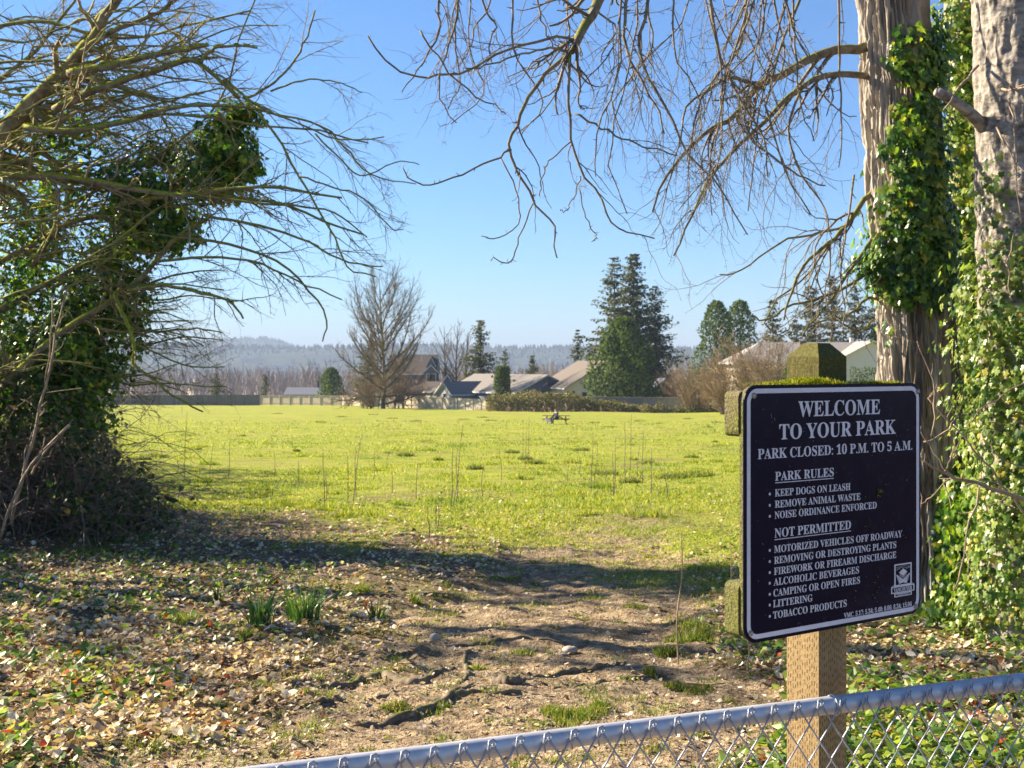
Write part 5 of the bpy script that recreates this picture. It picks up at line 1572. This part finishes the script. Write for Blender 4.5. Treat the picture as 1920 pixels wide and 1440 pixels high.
# two storey house
H = House(768, 240, 0, 'brown roofed two storey house behind the big bare tree')
k_ = 240 / F; X_ = lambda p: (p - 960) * k_; gz0 = H.o[2] - 1
H.o = np.array([0, 240, H.o[2]])
def rel(h, px_): return (px_ - 960) * k_
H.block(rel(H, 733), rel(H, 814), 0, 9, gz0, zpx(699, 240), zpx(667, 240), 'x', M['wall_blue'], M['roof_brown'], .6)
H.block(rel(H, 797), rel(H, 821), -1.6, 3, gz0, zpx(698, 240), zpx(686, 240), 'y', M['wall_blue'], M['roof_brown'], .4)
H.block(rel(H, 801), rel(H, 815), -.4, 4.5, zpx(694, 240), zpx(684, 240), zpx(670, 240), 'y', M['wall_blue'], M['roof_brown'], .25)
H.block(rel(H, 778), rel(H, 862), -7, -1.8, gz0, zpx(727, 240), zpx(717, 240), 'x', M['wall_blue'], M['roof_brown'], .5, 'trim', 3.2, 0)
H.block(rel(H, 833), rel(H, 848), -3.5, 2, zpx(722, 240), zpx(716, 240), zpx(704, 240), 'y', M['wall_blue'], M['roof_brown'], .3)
for px_, py_, w_, h_ in ((806, 709, .9, 1.5), (813, 709, .9, 1.5), (815, 709.5, .0, .0)):
    if w_: H.window((rel(H, px_), -1.6, zpx(py_, 240)), w_, h_, '-y')
H.window((rel(H, 800), -7, zpx(737, 240)), 1.6, 1.2, '-y'); H.window((rel(H, 825), -7, zpx(737, 240)), 2.4, 1.4, '-y'); H.window((rel(H, 848), -7, zpx(738, 240)), 1.2, 1.2, '-y')
H.box('vent_pipe', (rel(H, 789), 2.2, zpx(672, 240)), (.25, .25, .9), M['trim'])

# grey ranch house, gable end turned away from the sun
al_ = radians(35)
Yh = 205; H = House(1025, Yh, al_, 'long low grey ranch house with a dark blue gable end')
H.o = np.array([(1025 - 960) / F * Yh, Yh, H.o[2]])
hw = 57 / F * Yh / cos(al_) ; zr, ze = zpx(705, Yh), zpx(736, Yh)
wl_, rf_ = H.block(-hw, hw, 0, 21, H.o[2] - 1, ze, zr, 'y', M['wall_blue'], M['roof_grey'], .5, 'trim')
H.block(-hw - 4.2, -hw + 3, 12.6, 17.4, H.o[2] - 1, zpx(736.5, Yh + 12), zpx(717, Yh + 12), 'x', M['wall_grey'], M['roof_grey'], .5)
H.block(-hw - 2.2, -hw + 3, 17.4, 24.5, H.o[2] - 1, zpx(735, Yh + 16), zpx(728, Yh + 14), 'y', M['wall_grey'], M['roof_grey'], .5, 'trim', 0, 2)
H.window((-hw - 4.2, 15.0, zpx(744, Yh + 10)), .9, 1.3, '-x')
H.window((-hw - 2.2, 20, zpx(743, Yh + 12)), 1.5, 1.2, '-x'); H.window((-hw - 2.2, 22.5, zpx(743, Yh + 12)), .9, 1.2, '-x')
for yy_, zz_ in ((5.5, .55), (6.3, .35), (14, .78)):
    H.box('roof_vent', (-hw * (1 - zz_), yy_, ze + (zr - ze) * zz_ + .35), (.3, .3, .5), M['pipe'])

# white house behind the pine shrub
Yh = 198; H = House(1140, Yh, radians(14), 'white gabled house with a brown roof half hidden by the pine shrub')
H.o = np.array([(1138 - 960) / F * Yh, Yh, H.o[2]])
hw = 74 / F * Yh / cos(radians(14)); ze, zr = zpx(724, Yh), zpx(679, Yh)
H.block(-hw, hw, 0, 15, H.o[2] - 1, ze, zr, 'y', M['wall_white'], M['roof_brown'], .9, 'wall_grey')
H.window((-hw + 2.7, 0, zpx(742, Yh)), .8, 1.15, '-y'); H.window((-hw + .9, 0, zpx(738, Yh)), .5, .9, '-y')

# navy shed
Yh = 196; H = House(1248, Yh, radians(8), 'small dark navy garden shed with a pointed gable', 'garden_shed', 'shed')
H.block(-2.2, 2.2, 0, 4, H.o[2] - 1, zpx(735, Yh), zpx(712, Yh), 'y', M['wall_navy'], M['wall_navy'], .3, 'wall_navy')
H.window((0.6, 0, zpx(742, Yh)), .6, .6, '-y', 'wall_blue')

# pale house at the right
Yh = 165; k_ = Yh / F
H = House(1505, Yh, 0, 'cream house with a wide pale roof partly behind the sign post', 'house', 'house'); H.o = np.array([0, Yh, H.o[2]])
H.block(rel(H, 1386), rel(H, 1700), 0, 11, H.o[2] - 1, zpx(678, Yh), zpx(644, Yh), 'x', M['wall_cream'], M['roof_pale'], .9, 'trim', 4.6, 3)
H.block(rel(H, 1570), rel(H, 1680), -3.0, 5, H.o[2] - 1, zpx(672, Yh), zpx(643, Yh), 'y', M['wall_white'], M['roof_pale'], .5, 'wall_cream')
for px_ in (1405, 1440, 1462): H.window((rel(H, px_), 0, zpx(690, Yh)), 1.1, 1.0, '-y')
H.box('chimney', (rel(H, 1624), 7, zpx(640, Yh)), (.5, .5, 1.2), M['trim'])
H.box('vent_pipe', (rel(H, 1520), 4.5, zpx(641, Yh)), (.9, .5, .5), M['roof_brown'])

# long dark shed left of the bush
Yh = 285; k_ = Yh / F
H = House(585, Yh, 0, 'long low dark roofed shed beyond the pale wooden fence', 'long_shed', 'shed'); H.o = np.array([0, Yh, H.o[2]])
H.block(rel(H, 535), rel(H, 636), 0, 8, H.o[2] - 2, zpx(741, Yh), zpx(729, Yh), 'x', M['wall_navy'], M['wall_blue'], .4, 'wall_navy')
H.box('stove_pipe', (rel(H, 592), 4, zpx(722, Yh)), (.35, .35, 1.9), M['pipe'])

# ---- fences across the far side of the field
M['fence_wood'] = plain_mat('fence_wood', (.50, .43, .33), .85, 0, .18, 1.2, 0, .2, (3, 3, .3)); M['fence_dark'] = plain_mat('fence_dark', (.15, .145, .155), .85, 0, .25, 1.0, 0, .2, (3, 3, .3))
M['fence_grey'] = plain_mat('fence_grey', (.27, .245, .215), .85, 0, .2, 1.0, 0, .2, (3, 3, .3)); M['fence_cap'] = plain_mat('fence_cap', (.58, .50, .38), .8, 0, .12, 2)
def fence_run(pts, label, mat, cap, seed, bay=2.4, board=.14):
    """board fence through (px, Y, top py) corner points, standing on the field"""
    g_ = np.random.default_rng(seed)
    c0 = G(pts[0][0], pts[0][1])
    e = empty('board_fence', c0, label, 'fence', 'fences along the far edge of the field')
    bd, rl, ps = MB(), MB(), []
    for (pa, Ya, ta), (pb, Yb, tb) in zip(pts[:-1], pts[1:]):
        A, B = G(pa, Ya), G(pb, Yb); A[2] = zpx(ta, Ya); B[2] = zpx(tb, Yb)
        L_ = np.linalg.norm((B - A)[:2]); d = (B - A) / L_; dh = unit([d[0], d[1], 0]); nrm = np.array([dh[1], -dh[0], 0])
        n_ = int(L_ / board); R = np.stack([dh, -nrm, [0, 0, 1.]], 1)
        for k in range(n_):
            c = A + d * (k + .5) * board; zb = float(gz(c[0], c[1])) - .15; zt = c[2] - .02 + g_.normal() * .012
            bd.box((c[0], c[1], (zb + zt) / 2) + nrm * g_.normal(0, .004), (board * .94, .022, zt - zb), R)
        nb = max(1, int(L_ / bay))
        for k in range(nb + 1):
            c = A + d * L_ * k / nb; zb = float(gz(c[0], c[1])) - .2
            ps.append((np.array([c[0], c[1], (zb + c[2] + .02) / 2]) + nrm * .075, (.11, .11, c[2] + .02 - zb), R))
        for off in (-.18, -1.45):
            for k in range(nb):
                c = A + d * L_ * (k + .5) / nb + np.array([0, 0, off]); rl.box(c + nrm * .035, (L_ / nb - .12, .04, .09), R)
        for k in range(nb):
            c = A + d * L_ * (k + .5) / nb; rl.box(c + np.array([0, 0, .035]) + nrm * .03, (L_ / nb + .001, .2, .05), R, 1)
    bd.build('boards', M[mat], e); rl.build('rails', [M[mat], M[cap]], e)
    for c, s_, R in ps[:100]:
        q = MB(); q.box(c, s_, R); q.build('post', M[mat], e)
fence_run([(120, 262, 741.5), (487, 252, 740.5)], 'dark board fence along the far left of the field', 'fence_dark', 'fence_dark', 1, 3.0, .28)  # boards evenly darker than the other runs
fence_run([(488, 262, 742.5), (640, 250, 742.5), (680, 244, 742.5)], 'weathered tan board fence below the long dark shed', 'fence_wood', 'fence_cap', 2, 2.6, .2)
fence_run([(680, 238, 743), (757, 226, 744)], 'grey solid board fence behind the trunk of the big bare tree', 'fence_grey', 'fence_cap', 3, 2.6, .2)
fence_run([(757, 220, 742.5), (830, 210, 746), (918, 197, 750)], 'pale open railed fence in front of the two storey house', 'fence_wood', 'fence_cap', 4, 2.2)
fence_run([(1080, 182, 744), (1235, 178, 746), (1392, 174, 746.5), (1500, 172, 746)], 'plain grey board fence with a pale cap behind the picnic table', 'fence_grey', 'fence_cap', 5, 2.4)

# ---- rough hedge of bramble in front of the fences
q = MB()
hx = rng.uniform(912, 1215, 15000); Yq = 186 - (hx - 912) * .03 + rng.uniform(-3.2, 1.6, 15000)
lump = .55 + .9 * fbm(hx * .03, Yq * .35, o=3, seed=91)
prof_h = np.interp(hx, [905, 925, 1000, 1075, 1120, 1215], [1.5, 2.6, 2.9, 2.7, 1.7, 1.0]) * lump
xx = (hx - 960) / F * Yq; gg = gz(xx, Yq)
pos = np.stack([xx, Yq, gg + prof_h * rng.random(15000) ** .55], 1)
leaves(q, SPRAY, pos, np.tile([0, -.4, .7], (len(pos), 1)), rng.uniform(.14, .34, len(pos)), .8, np.tile([0, -.2, -.9], (len(pos), 1)))
hd = empty('bramble_hedge', G(1010, 182), 'overgrown brown and green bramble hedge behind the picnic table', 'hedge')
q.build('leaves', M['hedge'], hd)
q = MB(); cs = []
for _ in range(420):
    k = rng.integers(0, 15000); p = pos[k].copy(); p[2] = gg[k]
    cs.append(grow(p, [rng.normal() * .4, -.3 + rng.normal() * .3, 1], prof_h[k] * 1.7, .03, 8, .15, .32, -.2))
q.tubes(cs, 3); q.build('canes', M['far_shrub'], hd)
q = MB(); n = 5200
hx = rng.uniform(1200, 1400, n); Yq = np.full(n, 172.) + rng.uniform(-1.6, .2, n); prof_h = 1.7 * np.clip((fbm(hx * .035, Yq * .4, o=3, seed=95) - .34) * 3.2, .05, 1.1)
xx = (hx - 960) / F * Yq; pos = np.stack([xx, Yq, gz(xx, Yq) + prof_h * rng.random(n) ** .6], 1)
leaves(q, SPRAY, pos, np.tile([0, -.4, .7], (n, 1)), rng.uniform(.12, .28, n), .8, np.tile([0, -.2, -.9], (n, 1)))
o = q.build('bramble_hedge', M['hedge']); setp(o, 'patchy low brambles growing up the plain fence, left of the sign', 'hedge')

# ---- street lamp
b_ = G(1018, 250); e = empty('street_lamp', b_, 'white curved street lamp head showing above the grey ranch roof', 'street lamp')
zt = zpx(693, 250)
q = MB(); q.tubes([(np.array([[b_[0] + .35, b_[1], b_[2]], [b_[0] + .35, b_[1], zt - .6]]), np.array([.10, .08]))], 8); q.build('pole', M['trim'], e, True)
q = MB(); a = np.linspace(0, pi * .95, 12); q.tubes([(np.array([[b_[0] - .05 + .4 * cos(t), b_[1], zt - .62 + .55 * sin(t)] for t in a]), .10)], 8); q.build('lamp_head', M['trim'], e, True)

# ================================================================== PICNIC TABLE, PERSON, DOG
TBY = Yof(1043, 795.5)
T0 = G(1043, TBY); TA = radians(-7)
M['table_wood'] = plain_mat('table_wood', (.17, .105, .06), .8, 0, .25, 3, 0, .2, (1, 8, 8))
RT = rotz(TA)
pt_ = empty('picnic_table', T0, 'brown wooden picnic table standing alone in the open field', 'picnic table')
def tw(p): return T0 + np.asarray(p, float) @ RT.T
q = MB()
for k in range(5): q.bbox(tw((0, -.30 + k * .15, .74)), (2.3, .138, .045), .008, RT)
q.build('tabletop', M['table_wood'], pt_)
for s_ in (-1, 1):
    q = MB()
    for k in range(2): q.bbox(tw((0, s_ * (.63 + k * .145), .44)), (2.3, .135, .045), .008, RT)
    q.build('bench', M['table_wood'], pt_)
for sx_ in (-1, 1):
    for sy_ in (-1, 1):
        q = MB(); p0 = np.array([sx_ * .80, sy_ * .66, -.03]); p1 = np.array([sx_ * .80, sy_ * .16, .715])
        d = unit(p1 - p0); R_ = np.stack([[1, 0, 0], unit(np.cross(d, [1, 0, 0])), d], 1)
        q.bbox(tw((p0 + p1) / 2), (.045, .10, np.linalg.norm(p1 - p0)), .006, RT @ R_); q.build('leg', M['table_wood'], pt_)
    q = MB(); q.bbox(tw((sx_ * .848, 0, .38)), (.045, 1.62, .10), .006, RT); q.build('bench_support', M['table_wood'], pt_)
    q = MB(); p0 = np.array([sx_ * .76, 0, .36]); p1 = np.array([sx_ * .2, 0, .70]); d = unit(p1 - p0); R_ = np.stack([unit(np.cross([0, 1, 0], d)), [0, 1, 0], d], 1)
    q.bbox(tw((p0 + p1) / 2), (.08, .045, np.linalg.norm(p1 - p0)), .006, RT @ R_); q.build('brace', M['table_wood'], pt_)

def skinned(name, mat, verts, edges, radii, parent, loc, rot, lv=2, mats=None):
    me = bpy.data.meshes.new(name); me.from_pydata([tuple(v) for v in verts], edges, [])
    o = bpy.data.objects.new(name, me); COL.objects.link(o)
    md = o.modifiers.new('skin', 'SKIN'); md.use_smooth_shade = True
    for k, r in enumerate(radii):
        sv = me.skin_vertices[0].data[k]; sv.radius = (r, r) if not isinstance(r, tuple) else r
    me.skin_vertices[0].data[0].use_root = True
    sb = o.modifiers.new('sub', 'SUBSURF'); sb.levels = lv; sb.render_levels = lv
    bpy.context.view_layer.update()
    dg = bpy.context.evaluated_depsgraph_get()
    m2 = bpy.data.meshes.new_from_object(o.evaluated_get(dg))
    bpy.data.objects.remove(o); m2.name = name; m2.materials.clear(); m2.materials.append(mat)
    for p in m2.polygons: p.use_smooth = True
    o = bpy.data.objects.new(name, m2); COL.objects.link(o); o.parent = parent
    if parent is None: o.location = loc; o.rotation_euler = (0, 0, rot)
    return o
def mark_z(name, stops, base='Object'):
    m, nt, N, L, b = newmat(name); tc = N.new('ShaderNodeTexCoord'); sx = N.new('ShaderNodeSeparateXYZ'); L.new(tc.outputs['Object'], sx.inputs[0])
    L.new(ramp(nt, sx.outputs[2], stops, 'CONSTANT'), b.inputs['Base Color']); b.inputs['Roughness'].default_value = .8; return m
M['skin'] = plain_mat('skin', (.50, .32, .24), .6, 0, .05); M['jacket'] = plain_mat('navy_jacket', (.012, .018, .055), .8, 0, .3, 8); M['jeans'] = plain_mat('dark_trousers', (.045, .045, .06), .85, 0, .25, 10); M['hair'] = plain_mat('brown_hair', (.12, .08, .045), .7, 0, .3, 20); M['sleeve'] = plain_mat('pale_sleeve', (.34, .31, .40), .8, 0, .1, 8)
# seated on the near bench, facing the camera's left, leaning towards the dog
pp = tw((.10, -.72, .46))
pe = empty('person', pp, 'person in a navy jacket and dark trousers sitting on the picnic bench', 'person')
pe.rotation_euler = (0, 0, radians(-62)); pe.scale = (1.1, 1.1, 1.1)   # local -y is the way the person faces
body = skinned('body', M['skin'], [(0, 0, .10), (0, -.02, .32), (0, -.05, .52), (0, -.06, .60), (0, -.08, .68), (0, -.09, .78),
                               (.11, -.02, .08), (.15, -.42, .06), (.16, -.44, -.38), (.16, -.58, -.43), (-.11, -.02, .08), (-.17, -.40, .06), (-.20, -.30, -.38), (-.20, -.44, -.43),
                               (.20, -.05, .50), (.27, -.10, .26), (.20, -.30, .14), (.18, -.38, .13), (-.20, -.05, .50), (-.27, -.12, .27), (-.18, -.32, .22), (-.16, -.40, .21)],
        [(0, 1), (1, 2), (2, 3), (3, 4), (4, 5), (0, 6), (6, 7), (7, 8), (8, 9), (0, 10), (10, 11), (11, 12), (12, 13), (2, 14), (14, 15), (15, 16), (16, 17), (2, 18), (18, 19), (19, 20), (20, 21)],
        [(.11, .075), (.11, .07), (.09, .06), .055, (.085, .10), (.075, .09), .07, .068, .05, .045, .09, .068, .05, .045, .06, .045, .036, .03, .06, .045, .036, .03], pe, None, 0)
skinned('jacket', M['jacket'], [(0, .01, .12), (0, -.015, .32), (0, -.045, .53), (.19, -.04, .51), (.27, -.09, .28), (.21, -.28, .16), (-.19, -.04, .51), (-.27, -.11, .29), (-.19, -.30, .23)], [(0, 1), (1, 2), (2, 3), (3, 4), (4, 5), (2, 6), (6, 7), (7, 8)],
        [(.175, .135), (.175, .13), (.15, .11), .078, .06, .05, .078, .06, .05], pe, None, 0)
skinned('trousers', M['jeans'], [(0, 0, .10), (.11, -.02, .08), (.15, -.42, .06), (.16, -.44, -.36), (-.11, -.02, .08), (-.17, -.40, .06), (-.20, -.30, -.36)], [(0, 1), (1, 2), (2, 3), (0, 4), (4, 5), (5, 6)], [(.16, .12), .10, .082, .065, .10, .082, .065], pe, None, 0)
skinned('hair', M['hair'], [(0, -.055, .74), (0, -.065, .82), (0, -.02, .70)], [(0, 1), (0, 2)], [(.09, .10), (.07, .08), (.075, .06)], pe, None, 0)
M['dog_fur'] = plain_mat('white_fur', (.84, .74, .62), .9, 0, .06, 12)
dp = G(1029, TBY - .75)
de = empty('dog', dp, 'white dog standing under the left end of the picnic table', 'dog'); de.rotation_euler = (0, 0, radians(186)); de.scale = (.72, .72, .82)
skinned('body', M['dog_fur'], [(0, 0, .42), (.26, 0, .44), (-.22, 0, .43), (.36, 0, .56), (.43, 0, .68), (.54, 0, .655),
                               (.24, .07, .30), (.25, .07, .16), (.26, .07, .03), (.24, -.07, .30), (.25, -.07, .16), (.26, -.07, .03),
                               (-.20, .08, .30), (-.28, .08, .17), (-.24, .08, .03), (-.20, -.08, .30), (-.28, -.08, .17), (-.24, -.08, .03), (-.34, 0, .50), (-.44, 0, .56), (.41, .05, .76), (.41, -.05, .76)],
        [(0, 1), (0, 2), (1, 3), (3, 4), (4, 5), (1, 6), (6, 7), (7, 8), (1, 9), (9, 10), (10, 11), (2, 12), (12, 13), (13, 14), (2, 15), (15, 16), (16, 17), (2, 18), (18, 19), (4, 20), (4, 21)],
        [.13, .135, .115, .085, .085, .04, .06, .04, .035, .06, .04, .035, .065, .04, .035, .065, .04, .035, .03, .02, .025, .025], de, None, 0)

# ================================================================== FAR VALLEY, HILLS, AIR
def far_wood(name, n, yr, hr, mat, seed, label, xr=.55, sp=20, conif=.0):
    g_ = np.random.default_rng(seed)
    y = g_.uniform(*yr, n); x = g_.uniform(-xr, xr, n) * y
    z = gz(x, y); h = g_.uniform(*hr, n)
    P_, Fw, Sc = [], [], []
    k = sp
    a = g_.normal(0, 1, (n, k)); t = g_.random((n, k)) ** .8
    pos = np.stack([x[:, None] + g_.normal(0, .10, (n, k)) * h[:, None], y[:, None] + g_.normal(0, .10, (n, k)) * h[:, None], z[:, None] + h[:, None] * .62 * t], -1).reshape(-1, 3)
    fw = np.stack([g_.normal(0, .28, n * k), g_.normal(0, .28, n * k), np.ones(n * k)], 1)
    L = np.repeat(h, k) * g_.uniform(.2, .42, n * k)
    q = MB(); q.scatter(CARD[0], CARD[1], pos, fw, g_.normal(size=(n * k, 3)) * [1, 1, .1] + [0, -1, 0], np.stack([L * .07, L, L], 1))
    q.tubes([(np.array([[x[j], y[j], z[j] - 1], [x[j], y[j], z[j] + h[j] * .7]]), np.array([h[j] * .016, h[j] * .006])) for j in range(n)], 4)
    setp(q.build(name, M[mat]), label, 'woods', None, 'stuff')
M['valley_wood'] = plain_mat('valley_wood', (.18, .145, .12), .95, 0, .25, .02, 0, .05)
M['hill_wood'] = plain_mat('hill_wood', (.045, .06, .05), .95, 0, .35, .015, 0, .05)
far_wood('valley_woods', 900, (700, 1100), (18, 27), 'valley_wood', 401, 'hazy leafless woods on the valley floor below the far fence', .55, 26)
far_wood('valley_woods', 1200, (1250, 2300), (20, 34), 'valley_wood', 402, 'paler leafless woods deeper in the hazy valley', .55, 22)

def hill(name, Yd, prof_px, seed, mat, depth=900, treeh=16, ntree=2600):
    px_ = np.array([p[0] for p in prof_px], float); py_ = np.array([p[1] for p in prof_px], float)
    nxp, nyp = 260, 26
    g_ = np.linspace(px_[0], px_[-1], nxp); top = np.interp(g_, px_, py_)
    xg = (g_ - 960) / F * Yd; zt = CZ - (top - HZ) / F * Yd - treeh * .8
    t = np.linspace(0, 1, nyp)
    XX = np.repeat(xg[None], nyp, 0); YY = Yd - depth * (1 - t)[:, None] + np.zeros_like(XX); ZZ = -32 + (zt[None] + 32) * (t[:, None] ** .9)
    ZZ = ZZ + (fbm(XX / 260, YY / 260, o=3, seed=seed) - .5) * 26 * np.sin(np.pi * t)[:, None]
    v = np.stack([XX, YY, ZZ], -1).reshape(-1, 3)
    v2 = np.stack([xg, np.full(nxp, Yd + 500.), np.full(nxp, -40.)], 1)
    v = np.concatenate([v, v2])
    i = np.arange(nyp)[:, None] * nxp + np.arange(nxp - 1)[None]
    q = MB(); q.add(v, np.stack([i, i + 1, i + nxp + 1, i + nxp], -1).reshape(-1, 4))
    o = q.build(name, M[mat], None, True); setp(o, None, None, None, 'structure')
    n = ntree; r = np.random.default_rng(seed)
    a = r.uniform(0, nxp - 1.01, n); tt = np.where(r.random(n) < .45, .97 + r.random(n) * .03, r.random(n) ** .5)
    x = np.interp(a, np.arange(nxp), xg); z = np.interp(a, np.arange(nxp), zt); z = -32 + (z + 32) * tt ** .9; y = Yd - depth * (1 - tt)
    s = treeh * r.uniform(.6, 1.25, n)
    cone = np.array([(cos(b_) * .26, sin(b_) * .26, 0) for b_ in np.linspace(0, 2 * pi, 6, False)] + [(0, 0, 1.)])
    q = MB(); fw = np.tile([0, 1., 0], (n, 1)); q.scatter(cone, [(j, (j + 1) % 6, 6) for j in range(6)], np.stack([x, y, z - 3], 1), fw, np.tile([0, 0, 1.], (n, 1)), np.stack([s * r.uniform(.8, 1.8, n), s * 1.2, s], 1))
    return q
q = hill('hills', 3600, [(-900, 634), (150, 638), (330, 640), (520, 646), (640, 645), (790, 641), (960, 646), (1060, 645), (1300, 648), (2800, 640)], 501, 'hill_wood', 1000, 15, 5200)
setp(q.build('hill_trees', M['hill_wood']), 'dark conifer forest along the hazy valley ridge', 'woods', None, 'stuff')
q = hill('distant_hill', 5600, [(250, 690), (330, 652), (365, 639), (400, 635), (430, 632), (470, 629.5), (500, 630), (520, 634), (542, 641), (580, 655), (700, 690)], 502, 'hill_wood', 800, 18, 900)
setp(q.build('hill_trees', M['hill_wood']), 'forest cover of the palest far hill above the ridge', 'woods', None, 'stuff')
# scattered pale buildings low on the slope
g_ = np.random.default_rng(9); q = MB()
for _ in range(260):
    y = g_.uniform(2560, 3050); x = g_.uniform(-.5, .5) * y; t = (y - 2600) / 1000; z = -32 + 88 * max(.0, t) ** .9 + 4
    w = g_.uniform(8, 26); q.box((x, y, z), (w, 12, g_.uniform(5, 9)))
setp(q.build('valley_town', mat_flat('town', (.42, .40, .38), .1, .01)), 'speckle of tiny pale buildings low on the far slope', 'town', None, 'stuff')

m = bpy.data.materials.new('haze'); m.use_nodes = True; nt = m.node_tree
for n_ in list(nt.nodes): nt.nodes.remove(n_)
out = nt.nodes.new('ShaderNodeOutputMaterial'); pv = nt.nodes.new('ShaderNodeVolumePrincipled')
pv.inputs['Color'].default_value = (.42, .53, .72, 1); pv.inputs['Density'].default_value = .00019; pv.inputs['Anisotropy'].default_value = 0
nt.links.new(pv.outputs[0], out.inputs['Volume'])
q = MB(); q.box((0, 4600, 62), (10800, 9600, 214))
o = q.build('haze', m); setp(o, None, None, None, 'stuff')
